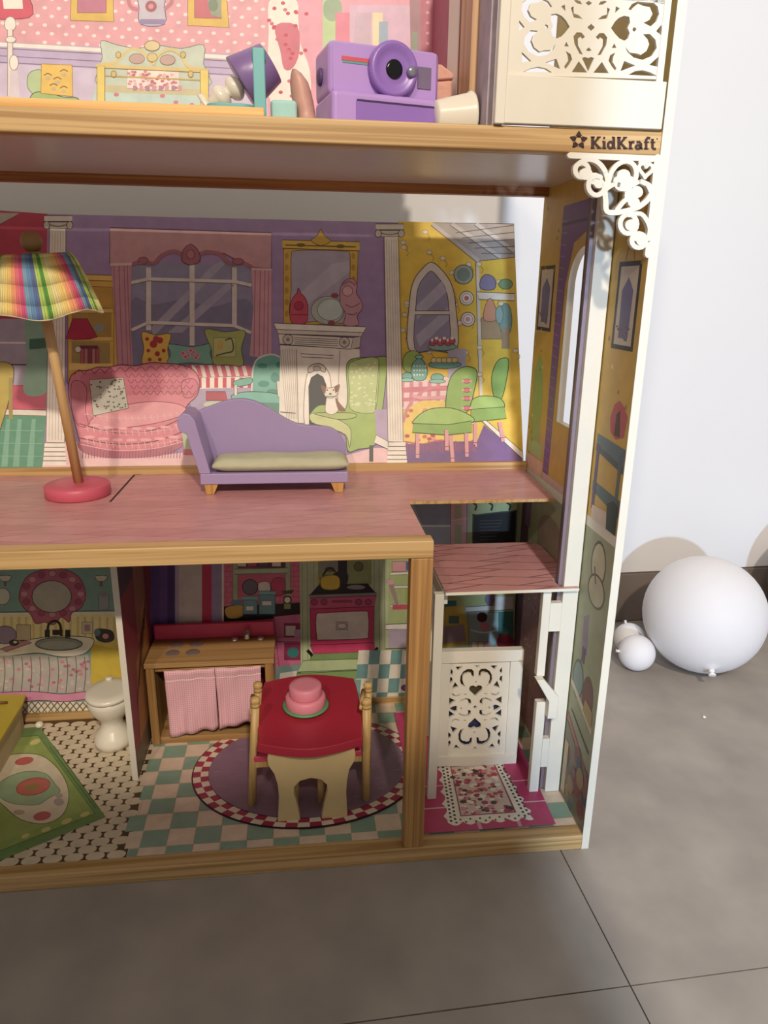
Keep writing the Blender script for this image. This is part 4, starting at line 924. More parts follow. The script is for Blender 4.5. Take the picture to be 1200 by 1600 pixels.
# corner bracket below the upper beam
F = fret(-.0005, .0045); F.fat = 1.18
F.stroke([(891,242.5),(1031,248)], 8); F.stroke([(1028,246),(1020,330),(1013,398)], 9)
F.blob([(1024,244),(1034.5,244),(1016,402),(1010,400)])
F.arc(909, 266, 10.5, 11, 0, 360, 6.5, 18); F.disc(915, 272, 9, 8)
F.stroke(cr([(906,254),(920,249),(934,254),(944,266),(949,280),(948,292)],4,False), 6.5)
F.arc(932, 290, 13, 15, -10, 300, 6.5, 18); F.disc(929, 279, 9, 8); F.disc(936, 286, 7, 7)
F.stroke(cr([(950,290),(954,272),(964,258),(978,252),(990,258),(994,272),(990,288)],4,False), 6.5)
F.disc(974, 274, 9, 8); F.disc(967, 283, 8, 7); F.disc(982, 284, 8, 8); F.disc(974, 291, 12, 7)
F.heart(1009, 265, 11, 12, 5, .1); F.stroke([(1000,254),(1020,250)], 5)
F.stroke(cr([(944,292),(946,312),(948,330),(964,332),(984,328),(1000,322),(1012,312),(1018,300),(1014,290),(1002,284)],4,False), 7)
F.stroke(cr([(946,296),(960,288),(976,294),(980,308),(972,318),(964,328)],4,False), 6); F.disc(986, 306, 9, 10); F.disc(995, 300, 8, 8); F.disc(990, 316, 8, 7)
F.stroke(cr([(988,290),(1000,284),(1010,288),(1016,300)],4,False), 5)
F.arc(982, 350, 13, 15, 0, 360, 6.5, 18); F.disc(987, 352, 9, 8)
F.stroke(cr([(982,336),(1000,334),(1010,344),(1015,358),(1012,376)],4,False), 6)
F.arc(998, 376, 11, 11, 0, 360, 6.5, 16); F.disc(1003, 376, 8, 7); F.disc(994, 370, 7, 6)
F.mb.build('corner_bracket', WHITE, house)

# maker's mark burnt into the upper beam
def logo():
    mb = MB()
    W = lambda p: hit(p[0], p[1], 1, -.0002)
    def st(pts, wd):
        for q in ribbon(pts, wd*1.12): mb.add([W(p) for p in q], [(0,1,2,3)])
    # star of five small strokes
    cx, cy = 904, 219.5
    star = [(cx+(13.4 if k % 2 == 0 else 7.0)*math.cos(-math.pi/2+math.pi*k/5+.05), cy+(13.8 if k % 2 == 0 else 7.2)*math.sin(-math.pi/2+math.pi*k/5+.05)) for k in range(10)]
    for k in range(0, 10, 2):       # five separate arms
        tip, l, r_ = star[k], star[k-1], star[(k+1) % 10]
        m1 = lambda p, q, t: (p[0]+(q[0]-p[0])*t, p[1]+(q[1]-p[1])*t)
        st([m1(l, tip, .12), tip, m1(r_, tip, .12)], 3.0)
        st([m1(l, r_, .05), m1(l, r_, .95)], 2.4); st([m1(l, r_, .5), tip], 3.6)
    bl = lambda x: 232.5+(x-923)*.014     # base line
    H, h = 19, 12.5
    def at(x0, pts, wd): st([(x0+a, bl(x0)-b) for a, b in pts], wd)
    sw = 3.9
    def K(x0):
        at(x0, [(3,0),(3,H)], sw+.6); at(x0, [(4,7.5),(13,H-1)], sw-.6); at(x0, [(6,9),(14,0.5)], sw)
        at(x0, [(0,.8),(6.5,.8)], 2); at(x0, [(0,H-.8),(6.5,H-.8)], 2); at(x0, [(9.5,.8),(17,.8)], 2); at(x0, [(9.5,H-.8),(16,H-.8)], 2)
    def ring(x0, cx_, cy_, rx, ry, a0=0, a1=360):
        at(x0, [(cx_+rx*math.cos(math.radians(a0+(a1-a0)*i/14)), cy_+ry*math.sin(math.radians(a0+(a1-a0)*i/14))) for i in range(15)], sw)
    K(923)
    at(941, [(3,0),(3,h)], sw+.4); at(941, [(0,.8),(6.5,.8)], 2); at(941, [(0,h-.8),(3,h-.8)], 2); at(941, [(1.4,17),(4.6,17)], 3.4)
    ring(949, 5, 6, 4, 5); at(949, [(10,0),(10,H)], sw+.2); at(949, [(7,H-.8),(10,H-.8)], 2); at(949, [(10,.8),(13,.8)], 2)
    K(964)
    at(982, [(3,0),(3,h)], sw+.2); at(982, [(0,.8),(7,.8)], 2); at(982, [(0,h-.8),(3,h-.8)], 2); at(982, [(3,8),(6,11.4),(9.5,11)], sw)
    ring(992.5, 4.5, 3.6, 3.4, 2.8); at(992.5, [(9,0),(9,8.5),(6.5,11.6),(2,11)], sw); at(992.5, [(9,.8),(12,.8)], 2)
    at(1005.5, [(4,0),(4,15),(6.5,18.2),(10.5,17.5)], sw); at(1005.5, [(.5,.8),(8,.8)], 2); at(1005.5, [(.5,11.3),(9,11.3)], 2)
    at(1016, [(3.5,17),(3.5,3),(5.5,.8),(9,1.2)], sw); at(1016, [(0,11.3),(8,11.3)], 2)
    at(1026, [(0,17),(1.8,17)], 2.2)
    mb.build('burnt_mark', plain('burnt_brown', '3b2018', .7), ub)
logo()

# ================================================================ LIFT
lift = thing('lift_car', 'white dollhouse lift cage with pink roof and fretwork gate, standing at ground floor', 'toy lift', (-.11, .15, H0))
zb = H0+.0008
rl = [(-.176,.0805), (-.0035,.0805), (-.0035,.0855), (-.0275,.0855), (-.0275,.1145), (-.0015,.1145), (-.0015,.236)] + [(-.0215+.02*math.cos(a), .236+.02*math.sin(a)) for a in [math.pi/2*i/8 for i in range(9)]] + [(-.17,.256), (-.176,.250)]
MB().prism(rl, 'Z', .3285, .3325).build('roof', WHITE, lift)
mb = MB(); mb.add([(x,y,.3329) for x, y in rl], [list(range(len(rl)))]); mb.build('roof_print', parquet_mat('roof_parquet', 'c08c8a', 'b57f80', '7d4c50', .35, .045), lift)
bx(-.1885, -.1765, .085, .096, zb, .3280).build('post', WHITE, lift, .0008)
bx(-.0480, -.0370, .086, .096, .205, .3280).build('post', WHITE, lift, .0008)
bx(-.0445, -.0315, .086, .096, zb, .166).build('post', WHITE, lift, .0008)
MB().prism([(-.052,.207),(-.0415,.207),(-.0195,.180),(-.0195,.148),(-.0325,.148),(-.0325,.174)], 'Y', .0735, .0855).build('latch', WHITE, lift, .0008)
bx(-.0368, -.0217, .0868, .0950, .270, .310).build('crossbar', WHITE, lift); bx(-.0312, -.0217, .0868, .0950, .063, .108).build('crossbar', WHITE, lift)
bx(-.1765, -.1700, .096, .246, .31, .328).build('roof_beam', WHITE, lift); bx(-.1640, -.1560, .230, .238, zb, .328).build('post', WHITE, lift)
# gate (built square to the lift, a hand's breadth behind the front posts)
GY = .153
def gq(name, pts, th=.006, y=GY, bev=.0006):
    MB().slab([hit(p[0], p[1], 1, y) for p in pts], (0, th, 0)).build(name, WHITE, lift, bev)
gq('gate_rail', [(688,1036.5),(820,1016),(818.5,1032.5),(687,1036.5+.5)][:0] or [(689,1019),(819.5,1015.5),(818,1033),(688,1037)], .012, GY-.003)
gq('gate_rail', [(683,1183),(808,1180),(806,1196),(682,1198)], .010, GY-.003)
gq('gate_stile', [(688,1037.3),(703,1036.8),(699,1182.6),(683,1183)], .008, GY-.001)
gq('gate_stile', [(798,1033.8),(818,1033.3),(808,1179.8),(789,1180.4)], .008, GY-.001)
GH = [[(188,332),(214,368),(206,410),(184,402)], [(182,432),(204,440),(216,480),(180,512)], [(242,310),(328,310),(276,362)], [(240,493),(288,552),(204,582)],
 [(462,372),(436,346),(385,343),(335,372),(306,420),(300,482),(320,532),(372,556),(346,520),(330,472),(330,430),(352,404),(380,400),(398,392),(432,400),(442,436),(466,442)],
 [(204,623),(222,632),(252,652),(296,644),(312,632),(296,662),(256,670),(226,658)], [(342,648),(372,634),(392,646),(372,652)],
 [(180,678),(258,714),(180,768)],
 [(286,742),(320,708),(372,690),(418,697),(442,722),(440,764),(400,768),(412,744),(404,718),(372,710),(328,722)]]
GC = [[(470,304),(536,304),(503,332)], [(478,500),(492,488),(506,500),(492,512)], [(491,672),(455,636),(420,606),(412,572),(428,546),(462,540),(491,558),(520,540),(556,546),(572,572),(562,606),(528,636)]]
GM = [[(186,805),(230,782),(264,776),(284,796),(270,812),(278,838),(256,852),(220,836)], [(310,810),(325,796),(340,810),(325,824)]]
def gpx(x, y):      # pattern axes (symmetric about x=492, y=800) -> photo
    b = (y-800)/500; sh = -17*(1+b)*.9
    return (680+(x+sh*(1+.0*b))/7.62, 1000+y/7.62-(x-492)/7.62*.03)
holes = []
for h in GH:
    for mx_ in (0, 1):
        for my_ in (0, 1):
            q = [((984-x) if mx_ else x, (1600-y) if my_ else y) for x, y in h]; holes.append([gpx(*p) for p in q])
for h in GC:
    for my_ in (0, 1): holes.append([gpx(x, (1600-y) if my_ else y) for x, y in h])
for h in GM:
    for mx_ in (0, 1): holes.append([gpx((984-x) if mx_ else x, y) for x, y in h])
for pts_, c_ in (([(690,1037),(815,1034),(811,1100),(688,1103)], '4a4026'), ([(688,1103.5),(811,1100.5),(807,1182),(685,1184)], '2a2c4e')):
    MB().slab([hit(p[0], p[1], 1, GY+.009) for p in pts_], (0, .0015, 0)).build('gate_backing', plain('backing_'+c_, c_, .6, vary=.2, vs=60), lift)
holes.append([gpx(*p) for p in ((492,778),(518,800),(492,824),(466,800))])
pierced([(699,1036),(797,1033),(789,1181),(695,1184)], holes, GY+.001, .004).build('gate_fretwork', WHITE, lift)

# ================================================================ GROUND FLOOR FURNITURE
# play kitchen counter
kc = thing('kitchen_counter', 'wooden toy kitchen counter with pink gingham curtain and pink splashback', 'toy kitchen', (-.49, .29, H0))
WK = wood('counter_wood', 'b48e5c', '9a7244', 'X'); WKZ = wood('counter_wood_z', 'ad8552', '916a3c', 'Z')
za = H0+.0006
bx(-.588, -.398, .248, .3318, .1525, .1605).build('worktop', WK, kc, .001)
bx(-.586, -.574, .250, .3300, za, .1523).build('side', WKZ, kc); bx(-.412, -.400, .250, .3300, za, .1523).build('side', WKZ, kc)
bx(-.5738, -.4122, .252, .3300, za, .0330).build('bottom', WK, kc)
bx(-.5738, -.4122, .3260, .3300, .0332, .1520).build('back', plain('counter_back_red', '6d1f26', .6), kc)
PINKP = plain('hot_pink_paint', 'cc4264', .4, vary=.02)
bx(-.586, -.400, .3240, .3318, .1607, .1860).build('splashback', PINKP, kc, .002)
GREYB = plain('burner_grey', '7d6a62', .5)
for x, y in ((-.549,.306), (-.519,.306), (-.551,.279), (-.521,.279)): MB().lathe([(.0103,0),(.0103,.0006),(.009,.001)], (x,y,.1607)).build('burner', GREYB, kc)
mb = MB().tube([(-.441,.318,.1607),(-.441,.318,.172),(-.441,.314,.176),(-.441,.304,.175),(-.441,.302,.168)], .0042); mb.build('tap', plain('chrome', 'd0ccc6', .2, metal=.8), kc)
for x in (-.461, -.421): MB().lathe([(.006,0),(.005,.004),(.0015,.005)], (x,.313,.1607)).build('tap_knob', plain('chrome', 'd0ccc6'), kc)
MB().tube([(-.5735,.256,.146),(-.4125,.256,.146)], .003).build('curtain_rod', WK, kc)
def gingham(name):
    m, nt, b = nmat(name); tc = nt.nodes.new('ShaderNodeTexCoord')
    out = []
    for ax in ('X', 'Z'):
        wv = nt.nodes.new('ShaderNodeTexWave'); wv.bands_direction = ax; wv.inputs['Scale'].default_value = 95; nt.links.new(tc.outputs['Object'], wv.inputs['Vector']); out.append(wv)
    ad = nt.nodes.new('ShaderNodeMath'); ad.operation = 'ADD'; nt.links.new(out[0].outputs['Fac'], ad.inputs[0]); nt.links.new(out[1].outputs['Fac'], ad.inputs[1])
    crr = nt.nodes.new('ShaderNodeValToRGB'); crr.color_ramp.elements[0].color = hx('d98fa0'); crr.color_ramp.elements[1].color = hx('f0cdd0')
    hv = nt.nodes.new('ShaderNodeMath'); hv.operation = 'MULTIPLY'; hv.inputs[1].default_value = .5; nt.links.new(ad.outputs[0], hv.inputs[0])
    nt.links.new(hv.outputs[0], crr.inputs['Fac']); nt.links.new(crr.outputs['Color'], b.inputs['Base Color']); b.inputs['Roughness'].default_value = .9
    return m
GING = gingham('pink_gingham')
def curtain(x0, x1, ztop, zl, zr, ph):
    mb = MB(); nx, nz = 30, 14; vs = []
    for j in range(nz+1):
        for i in range(nx+1):
            u, v = i/nx, j/nz; z = ztop+(zl+(zr-zl)*u-ztop)*v + .0012*math.sin(u*19+ph)*v
            x = x0+(x1-x0)*u + .002*v*math.sin(u*9+ph)
            y = .2500-.002*math.sin(u*16+ph)*(.4+v)-.0035*(1 if j < 2 else .4)-.0015*math.sin(v*7+u*4)
            vs.append((x, y, z))
    fs = [(j*(nx+1)+i, j*(nx+1)+i+1, (j+1)*(nx+1)+i+1, (j+1)*(nx+1)+i) for j in range(nz) for i in range(nx)]
    mb.add(vs, fs, True); o = mb.build('curtain', GING, kc); md = o.modifiers.new('thick', 'SOLIDIFY'); md.thickness = .0008
    # stitched hem
    mb2 = MB(); k = 2; mb2.tube([(vs[k*(nx+1)+i][0], vs[k*(nx+1)+i][1]-.0006, vs[k*(nx+1)+i][2]-.002) for i in range(nx+1)], .0007, 5); h = mb2.build('hem', plain('pale_pink_thread', 'f3d6d8', .9), o)
curtain(-.559, -.486, .1500, .036, .046, .3); curtain(-.485, -.418, .1505, .046, .058, 2.1)

# dining table and cake
RED = plain('table_red', 'a82a3e', .4, vary=.03); CREAM = plain('cream_paint', 'd2ba88', .55, vary=.03); CHW = wood('chair_wood', 'cfae74', 'b8965c', 'Z')
tb = thing('dining_table', 'small toy dining table with dark red top and cream arched legs', 'toy table', (-.347, .14, H0))
top = cr([(-.409,.062),(-.347,.046),(-.286,.062),(-.280,.075),(-.277,.136),(-.280,.205),(-.290,.216),(-.347,.230),(-.404,.216),(-.412,.205),(-.416,.136),(-.413,.075)], 5)
MB().prism(top, 'Z', .1292, .1420).build('tabletop', RED, tb, .002)
leg = [(-.400,.129),(-.402,.118),(-.401,.106),(-.394,.090),(-.390,.070),(-.389,.048),(-.3915,.0003),(-.362,.0003),(-.3655,.030),(-.3695,.052),(-.3690,.064),(-.3610,.0745),(-.3475,.0785),(-.3340,.0745),(-.3265,.064),(-.3262,.052),(-.3300,.030),(-.3345,.0003),(-.3000,.0003),(-.3015,.048),(-.3005,.070),(-.2975,.090),(-.2905,.106),(-.2895,.118),(-.2910,.129)]
leg = [(x, za+(z-.0003)*(.1288-za)/.1287) for x, z in leg]
for y in (.062, .200): MB().prism(leg, 'Y', y, y+.012).build('leg', CREAM, tb, .001)
ck = thing('toy_cake', 'two-tier pink toy cake on a round green plate on the red table', 'toy cake', (-.352, .139, .1423))
PK = plain('cake_pink', 'd98696', .45, vary=.03)
MB().lathe([(.024,0),(.0305,.0035),(.0315,.006),(.029,.0065),(.022,.0045)], (-.352,.139,.1424)).build('plate', plain('plate_green', '5f9a68', .4, vary=.04), ck)
MB().lathe([(.0262,.0048),(.0272,.007),(.0272,.0185),(.0255,.0205),(.0215,.0207)], (-.352,.139,.1424)).build('cake_tier', PK, ck)
MB().lathe([(.0214,.0208),(.0220,.0225),(.0220,.0345),(.0205,.0365),(.0150,.0366)], (-.352,.139,.1424)).build('cake_tier', PK, ck)
# two chairs
def chair(label, s, feet, heads, xf):
    c = thing('dining_chair', label, 'toy chair', ((feet[0][0]+feet[1][0])/2, .128, H0), 'toy chairs at the red table')
    for (x, y), (hx_, hy_), fx in zip(feet, heads, xf):
        t = hit(hx_, hy_, 1, y+.004)
        MB().tube([(x,y,za),((x+t.x)/2,y+.002,(za+t.z)/2),(t.x,y+.004,t.z)], [.0056,.0056,.0054], 12).build('back_post', CHW, c)
        MB().lathe([(.0058,0),(.0058,.003),(.0046,.0045),(.0062,.007),(.0066,.0095),(.005,.013),(.001,.0145)], (t.x,y+.004,t.z+.0002)).build('finial', CHW, c)
        MB().tube([(fx,y+.002,za),(fx,y+.002,.092)], .0048, 10).build('leg', CHW, c)
    (xa, _), (xb, _) = feet; xi = xf[0]+s*.006
    lo, hi = min(xa+s*.006, xi), max(xa+s*.006, xi)
    bx(lo, hi, .094, .161, .0925, .1010).build('seat', PINKP, c, .0015)
    bx(lo, hi, .0965, .1025, .0825, .0922).build('apron', CHW, c)
    for z in (.135, .160): MB().tube([(xa+s*.006,.103,z),(xb+s*.006,.148,z)], .0032, 8).build('rung', CHW, c)
chair('wooden toy chair with pink seat on the left of the red table, nearest the curtain', 1, ((-.4275,.099),(-.4295,.152)), ((399,1104),(403,1080)), (-.368,-.376))
chair('wooden toy chair with pink seat on the right of the red table, nearest the post', -1, ((-.2725,.094),(-.2660,.150)), ((573,1106),(575,1080)), (-.334,-.326))

# toilet
tl = thing('toy_toilet', 'white plastic toy toilet with closed lid beside the partition', 'toy toilet', (-.646, .268, H0))
POR = plain('white_plastic', 'e6dfcf', .25, vary=.01)
c0 = (-.646, .266, za)
MB().lathe([(.028,0),(.0285,.010),(.0255,.018),(.0185,.026),(.0155,.034),(.0170,.044),(.0240,.052),(.0300,.062),(.0325,.072),(.0325,.080),(.030,.0815)], c0, sy=1.1).build('bowl', POR, tl)
MB().lathe([(.031,.0818),(.0335,.083),(.0335,.087),(.031,.0895),(.02,.090)], c0, sy=1.15).build('lid', POR, tl)
MB().lathe([(.0055,0),(.005,.003),(.002,.004)], (-.653,.297,za+.0895)).build('flush_button', POR, tl)

# yellow cabinet at the frame's left edge
yc = thing('toy_cabinet', 'mustard-yellow topped toy cabinet with cream sides at the left edge', 'toy cabinet', (-.80, .22, H0))
MUS = plain('mustard_paint', 'bfa83a', .45, vary=.04)
tp = [hit(x, y, 2, .075) for x, y in ((40,1085),(36,1098),(0,1156),(-70,1262),(-170,1262),(-110,1085))]
MB().prism([(p.x,p.y) for p in tp], 'Z', .0700, .0750).build('top', MUS, yc, .001)
tq = [((p.x-tp[0].x)*.94+tp[0].x-.006, (p.y-.25)*.92+.248) for p in tp]
MB().prism(tq, 'Z', za, .0698).build('body', plain('cabinet_cream', 'b7a684', .6), yc)
MB().lathe([(.010,0),(.010,.002),(.006,.003)], (tp[0].x-.05, tp[0].y-.02, .0752)).build('knob', plain('brown_knob', '6a4a2a', .5), yc)
MB().tube([(tp[0].x-.045,.300,.0775),(tp[0].x-.018,.300,.0775)], .0022, 8).build('handle', plain('brown_knob', '6a4a2a'), yc)
# small white lump by the rug's corner
p = hit(62, 1137, 2, H0)
tag(MB().ball((p.x, p.y, H0+.0055), .0065, 14, .8).build('bead', POR), 'tiny white bead lying at the corner of the green rug', 'bead')

# ================================================================ LIVING ROOM FURNITURE
ZS = ZF-.0002
lp = thing('floor_lamp', 'leaning toy floor lamp with rainbow striped cloth shade and pink disc base', 'toy lamp', (-.645, .226, ZF))
MB().lathe([(.0395,0),(.041,.0015),(.041,.0140),(.039,.0160),(.02,.0161)], (-.645,.226,ZS+.0002)).build('base', plain('lamp_pink', 'cc5c70', .4, vary=.03), lp)
A_ = Vector((-.644,.230,ZS+.0164)); B_ = hit(52, 392, 1, .216); ax = (B_-A_).normalized()
MB().tube([A_, A_.lerp(B_,.5), B_], .0062, 14).build('pole', wood('lamp_pole_wood', 'cba874', 'b89058', 'Z'), lp)
MB().ball(B_+ax*.010, .0125, 18).build('finial', plain('finial_wood', 'a08050', .5), lp)
def shade():
    mb = MB(); n = 144; q = Vector((0,0,1)).rotation_difference(ax); c = B_-ax*.004
    pal = ['e9dc9c','ecd688','eec878','eca078','e4787c','d45c88','7fa6bc','6a90b8','6474a0','b6d06c','5f9a48','cfd880']
    prof = [(.040,0),(.044,-.004),(.048,-.014),(.054,-.033),(.060,-.053),(.0635,-.067)]
    rows = []
    for k, (r, z) in enumerate(prof):
        rows.append([c + q @ Vector(((r*(1+.035*math.sin(9*a+1)*k/5)+.0012*math.sin(24*a)*k/5)*math.cos(a), (r*(1+.035*math.sin(9*a+1)*k/5))*math.sin(a), z-.004*math.sin(4*a+.5)*k/5)) for a in [2*math.pi*i/n for i in range(n)]])
    for k in range(len(prof)-1):
        for i in range(n):
            j = (i+1) % n; mb.col = hx(pal[(i//2) % 12]); mb.add([rows[k][i], rows[k][j], rows[k+1][j], rows[k+1][i]], [(0,1,2,3)], True)
    top_c = c+ax*.002
    for i in range(n):
        mb.col = hx(pal[(i//2) % 12]); mb.add([rows[0][i], rows[0][(i+1) % n], top_c], [(0,1,2)], True)
    o = mb.build('lamp_shade', CLOTHC, lp); md = o.modifiers.new('t', 'SOLIDIFY'); md.thickness = .0012
    mb = MB(); mb.tube(rows[-1]+[rows[-1][0]], .0012, 5); mb.build('hem', plain('shade_hem', 'e6dfb8', .9), o)
shade()

LIL = plain('lilac_paint', 'a694bd', .4, vary=.02)
ch = thing('chaise_longue', 'lilac toy chaise longue with one scrolled arm and pale green cushion', 'toy sofa', (-.386, .25, ZF))
y0, y1 = .214, .286
bx(-.4845, -.2885, y0, y1, .4410, .4555).build('seat_frame', LIL, ch, .0012)
arm = [(-.4705,.4557),(-.4850,.4557),(-.4940,.490),(-.4985,.509),(-.5060,.512),(-.5095,.520),(-.5085,.530),(-.5010,.5365),(-.4930,.5345),(-.4870,.527),(-.4840,.514)]
MB().prism(arm, 'Y', y0, y1-.011).build('arm', LIL, ch, .0012)
bk = cr([(-.4890,.530),(-.4700,.537),(-.4500,.5435),(-.4300,.5455),(-.4100,.541),(-.3900,.530),(-.3700,.517),(-.3500,.509),(-.3250,.507),(-.3080,.504),(-.2960,.495),(-.2885,.480),(-.2885,.470)], 5, False)
MB().prism([(-.2885,.4557),(-.4840,.4557)]+bk, 'Y', y1-.0108, y1+.001).build('backrest', LIL, ch, .0012)
def cushion():
    mb = MB(); nx, ny = 26, 10; vs = []; x0, x1, ya, yb = -.4680, -.2875, y0-.0005, y1-.013
    for sgn in (1, -1):
        for j in range(ny+1):
            for i in range(nx+1):
                u, v = i/nx, j/ny; e = (1-abs(2*u-1)**16)*(1-abs(2*v-1)**8); wv = .0008*math.sin(u*14+v*3)
                vs.append((x0+(x1-x0)*u-.004*(1-v)*(1-u)*0, ya+(yb-ya)*v, .4652+sgn*(.0016+.0072*e)+(wv if sgn > 0 else 0)))
    n = (nx+1)*(ny+1); fs = []
    for j in range(ny):
        for i in range(nx):
            a = j*(nx+1)+i; fs.append((a, a+1, a+nx+2, a+nx+1)); fs.append((n+a, n+a+nx+1, n+a+nx+2, n+a+1))
    ring = [i for i in range(nx+1)]+[j*(nx+1)+nx for j in range(1, ny+1)]+[ny*(nx+1)+i for i in range(nx-1, -1, -1)]+[j*(nx+1) for j in range(ny-1, 0, -1)]
    for a, b in zip(ring, ring[1:]+ring[:1]): fs.append((a, n+a, n+b, b))
    mb.add(vs, fs, True); mb.build('cushion', plain('cushion_green', 'bcbb9e', .9, vary=.05, vs=80), ch)
cushion()
for x, s in ((-.478,1), (-.296,-1)):
    for y in (y0+.002, y1-.014):
        MB().prism([(x,ZS+.0002),(x+s*.010,ZS+.0002),(x+s*.016,.4408),(x-s*.002,.4408)], 'Y', y, y+.012).build('leg', wood('leg_wood', 'c99a58', 'b07f40', 'Z'), ch)

# ================================================================ UPPER FLOOR THINGS
ZT = .8404
# wooden bed rail
zt_ = hit(200, 159, 1, .022).z
br = thing('wooden_bench', 'low unpainted wooden toy bench lying along the edge of the upper floor', 'toy bench', (-.55, .035, ZT))
bx(-.86, -.3785, .022, .030, ZT, zt_).build('front_rail', wood('pale_pine', 'ecc27e', 'd9a65c', 'X'), br, .0008)
bx(-.86, -.3785, .0302, .10, ZT+.001, ZT+.005).build('slat_board', WOODX, br)
# teal chair
TEAL = plain('teal_paint', '6fb4b4', .4, vary=.03)
tc_ = thing('teal_chair', 'small teal painted toy chair standing in front of the purple lampshade', 'toy chair', (-.40, .06, ZT))
bx(-.3880, -.3770, .034, .041, ZT, .9030).build('back_post', TEAL, tc_, .001)
bx(-.3890, -.3760, .040, .052, .8940, .9030).build('top_rail', plain('teal_dark', '4f9490', .4), tc_, .001)
MB().prism(cr([(-.432,.042),(-.410,.036),(-.392,.038),(-.385,.055),(-.392,.085),(-.415,.095),(-.432,.080)],4), 'Z', .8490, .8570).build('seat', TEAL, tc_, .001)
for x, y in ((-.424,.048), (-.424,.08), (-.392,.08)): bx(x-.003, x+.003, y-.003, y+.003, ZT, .8488).build('leg', TEAL, tc_)
tag(bx(-.3735, -.3480, .050, .085, ZT, .8650).build('teal_cushion', plain('pale_teal_cloth', 'a9d2cc', .9, vary=.05, vs=120), None, .004), 'pale teal block cushion between the teal chair and the pink pouch', 'cushion')
# fallen lamp with purple shade
fl = thing('table_lamp', 'toy table lamp with purple shade and white turned stem, fallen over', 'toy lamp', (-.40, .10, ZT))
a0 = hit(336, 160, 1, .13); a1 = hit(422, 99, 1, .13); a0 = Vector((a0.x, .13, a0.z)); a1 = Vector((a1.x, .13, a1.z)); av = (a1-a0).normalized(); LL = (a1-a0).length
MB().lathe([(.0265,LL*.48),(.0270,LL*.49),(.0200,LL*1.0),(.0190,LL*1.01),(.001,LL*1.01)], a0, av, 32).build('lamp_shade', plain('purple_plastic', '83689c', .35, vary=.03), fl)
prof = [(.006,-.006)]
for k in range(2):
    z0_ = k*LL*.24; prof += [(.005+.0075*math.sin(math.pi*i/8)**.7, z0_+LL*.24*i/8) for i in range(1, 9)]
prof += [(.005, LL*.5), (.005, LL*.9)]
MB().lathe(prof, a0, av, 18).build('stem', POR, fl)
MB().lathe([(.014,-.012),(.015,-.010),(.013,-.006),(.006,-.0055)], a0, av, 20).build('base', POR, fl)
# pink pouch
def blob(name, pts, y0, y1, mat, parent=None, seg=18):
    """soft closed body through a stack of pixel-measured outlines: (left px, right px, y px) rows at mid depth"""
    mb = MB(); vs = []; n = seg; ym = (y0+y1)/2
    for (xl, xr, yp) in pts:
        a, b = hit(xl, yp, 1, ym), hit(xr, yp, 1, ym); cx, r, z = (a.x+b.x)/2, (b.x-a.x)/2, (a.z+b.z)/2
        for i in range(n):
            t = 2*math.pi*i/n; vs.append((cx+r*math.cos(t), ym+(y1-y0)/2*math.sin(t)*min(1, r/.006), max(ZT, z)))
    fs = [(j*n+i, j*n+(i+1) % n, (j+1)*n+(i+1) % n, (j+1)*n+i) for j in range(len(pts)-1) for i in range(n)]
    fs += [list(range(n)), [(len(pts)-1)*n+i for i in range(n)][::-1]]
    mb.add(vs, fs, True); return mb.build(name, mat, parent)
o = blob('pouch', [(456,464,110),(454,473,118),(453,482,130),(454,486,142),(457,490,160),(462,493,178),(466,496,196)], .055, .085, plain('salmon_leather', 'c99a8c', .45, vary=.12, vs=70)); tag(o, 'wrinkled salmon pink pouch standing left of the purple camera', 'pouch')
# folded fabric box behind the camera
fb = thing('fabric_bag', 'dusty pink ribbed fabric bag behind the purple camera', 'bag', (-.20, .17, ZT))
PF = plain('dusty_pink_cloth', 'dba797', .9, vary=.06, vs=160, bump=.4)
q0 = [hit(x, y, 1, .14) for x, y in ((640,128),(724,124),(728,150),(716,165),(716,200),(640,200))]
MB().prism([(min(p.x, -.1785), max(ZT, p.z)) for p in q0], 'Y', .14, .20).build('bag_body', PF, fb, .004)
q1 = [hit(x, y, 1, .138) for x, y in ((640,96),(690,100),(726,116),(728,124),(640,129))]
MB().prism([(min(p.x, -.1780), p.z) for p in q1], 'Y', .138, .20).build('bag_flap', PF, fb, .003)
# white cup on its side
cu = thing('white_cup', 'small white plastic cup lying on its side right of the camera', 'cup', (-.19, .06, ZT))
MB().lathe([(.0135,0),(.0150,.002),(.0205,.034),(.0222,.036),(.0222,.0385),(.0195,.0385),(.0185,.034),(.0130,.004)], (-.2115,.060,ZT+.0168), (1,.12,.08), 28).build('cup_body', POR, cu)

# toy instant camera
tc = thing('toy_camera', 'purple plastic toy instant camera with round lens on the upper shelf', 'toy camera', (-.266, .085, ZT))
PUR = plain('camera_purple', 'b593d4', .35, vary=.02); PURD = plain('camera_violet', '8f6cba', .35, vary=.02)
yaw = .22; RZ = Matrix.Rotation(yaw, 4, 'Z')
def cpart(mb, name, mat, par=tc, bev=0):
    mb.v = [tuple(RZ @ Vector(v)) for v in mb.v]
    o = mb.build(name, mat, None, bev); o.parent = par
    if par is not tc: o.matrix_parent_inverse = Matrix.Identity(4)
    return o
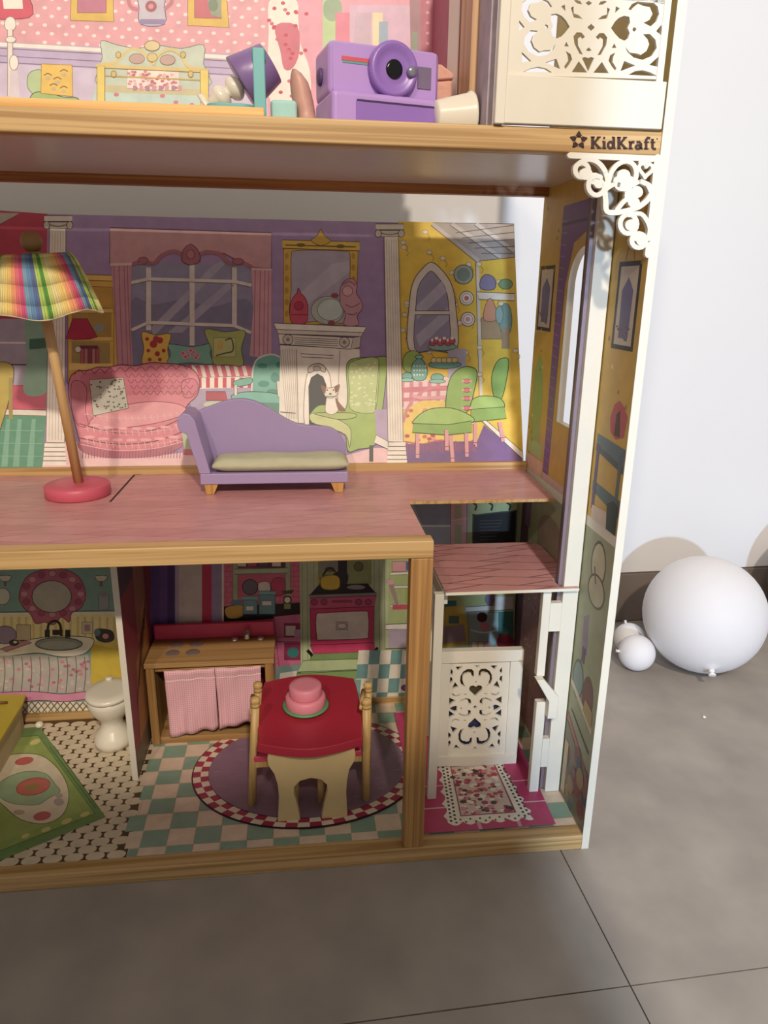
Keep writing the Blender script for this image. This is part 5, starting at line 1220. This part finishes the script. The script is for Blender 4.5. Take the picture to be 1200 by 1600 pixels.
# local frame: origin at base centre, -y is the lens side
body = cpart(bx(-.0575, .0580, -.022, .034, .030, .0785), 'upper_body', PUR, tc, .007)
cpart(bx(-.0575, .0700, -.034, .034, .0, .0335), 'lower_body', PUR, tc, .005)
cpart(bx(-.0535, .0535, -.0235, -.0215, .034, .0755), 'face_plate', PUR, tc, .005)
cpart(bx(-.034, .060, -.0350, -.0335, .006, .0255), 'print_slot', PURD, tc, .001)
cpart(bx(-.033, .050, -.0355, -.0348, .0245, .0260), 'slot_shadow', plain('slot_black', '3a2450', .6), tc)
lz = .056; lx = .006
ln_ = cpart(MB().lathe([(.0250,0),(.0250,.006),(.0235,.009),(.0205,.0095),(.017,.0065),(.012,.0060),(.0085,.0065)], (lx,-.0236,lz), (0,-1,0), 36), 'lens_ring', PURD, tc)
cpart(MB().lathe([(.0084,.0),(.0084,.0078),(.006,.0082),(.001,.0075)], (lx,-.0236,lz), (0,-1,0), 24), 'lens_glass', plain('lens_black', '0c0a10', .15), ln_)
cpart(MB().lathe([(.0050,0),(.0050,.0105),(.0035,.012),(.001,.0122)], (lx+.0175,-.0236,lz-.001), (0,-1,0), 18), 'sensor', plain('sensor_grey', '8f8aa0', .2, metal=.4), ln_)
cpart(bx(.033, .0475, -.0246, -.0234, .043, .0625), 'viewfinder', plain('finder_grey', '786a84', .25), tc, .0015)
mb = bx(-.045, -.016, -.0240, -.0233, .0605, .0640); cpart(mb, 'stripe', plain('stripe_red', 'cc5260', .5), tc)
cpart(bx(-.044, -.016, -.0240, -.0233, .0585, .0603), 'stripe', plain('stripe_teal', '5f9a98', .5), tc)
cpart(MB().lathe([(.008,0),(.008,.002),(.006,.003)], (-.0576,.008,.052), (-1,0,0), 20), 'strap_lug', plain('lug_violet', '5a4470', .5), tc)

# ================================================================ BALLOONS AND CRUMBS
BAL = plain('balloon_white', 'e6e4e6', .65, vary=.01, sss=1.0)
def balloon(label, c, r, knot_dir):
    t = thing('balloon', label, 'balloon', (c[0], c[1], 0), 'white balloons on the floor')
    kd = Vector(knot_dir).normalized()
    prof = []
    for i in range(29):
        a = math.pi*i/28; rr = r*math.sin(a); zz = r*math.cos(a)
        if zz < 0: zz *= 1.0
        prof.append((max(rr, 1e-5), -zz))
    # small neck towards the knot
    prof[-1] = (r*.028, r*1.035); prof.insert(-1, (r*.10, r*1.0)); prof[-3] = (r*.16, r*.985)
    prof = [p for p in prof if True]
    MB().lathe(prof, c, kd, 48).build('skin', BAL, t)
    k = Vector(c)+kd*r*1.03; q = r*.055 if r > .06 else r*.09
    MB().lathe([(q*.5,0),(q*.9,q*.5),(q*.8,q*1.0),(q*.45,q*1.2),(q*1.1,q*1.9),(q*1.0,q*2.1),(q*.3,q*2.0)], k-kd*q*.2, kd, 14).build('knot', BAL, t)
bc = (.402, .442, .1112)
balloon('large white balloon resting on the tiles against the wall', bc, .1105, (hit(1113,1056,1,.345)-Vector(bc)))
balloon('small white balloon in front, with its knot pointing left', (.2785,.444,.0345), .0342, (-1,.05,.12))
balloon('small white balloon tucked behind the other small one beside the big balloon', (.294,.509,.0310), .0308, (-.2,.3,.9))
balloon('white balloon lying against the wall just past the right edge, beside the big one', (.735,.50,.1402), .140, (.3,-1,-.1))
p = hit(1100, 1122, 2, 0)
tag(MB().ball((p.x,p.y,.0022), .0032, 10, .7).build('crumb', POR), 'tiny pale crumb on the grey tile in front of the big balloon', 'crumb')
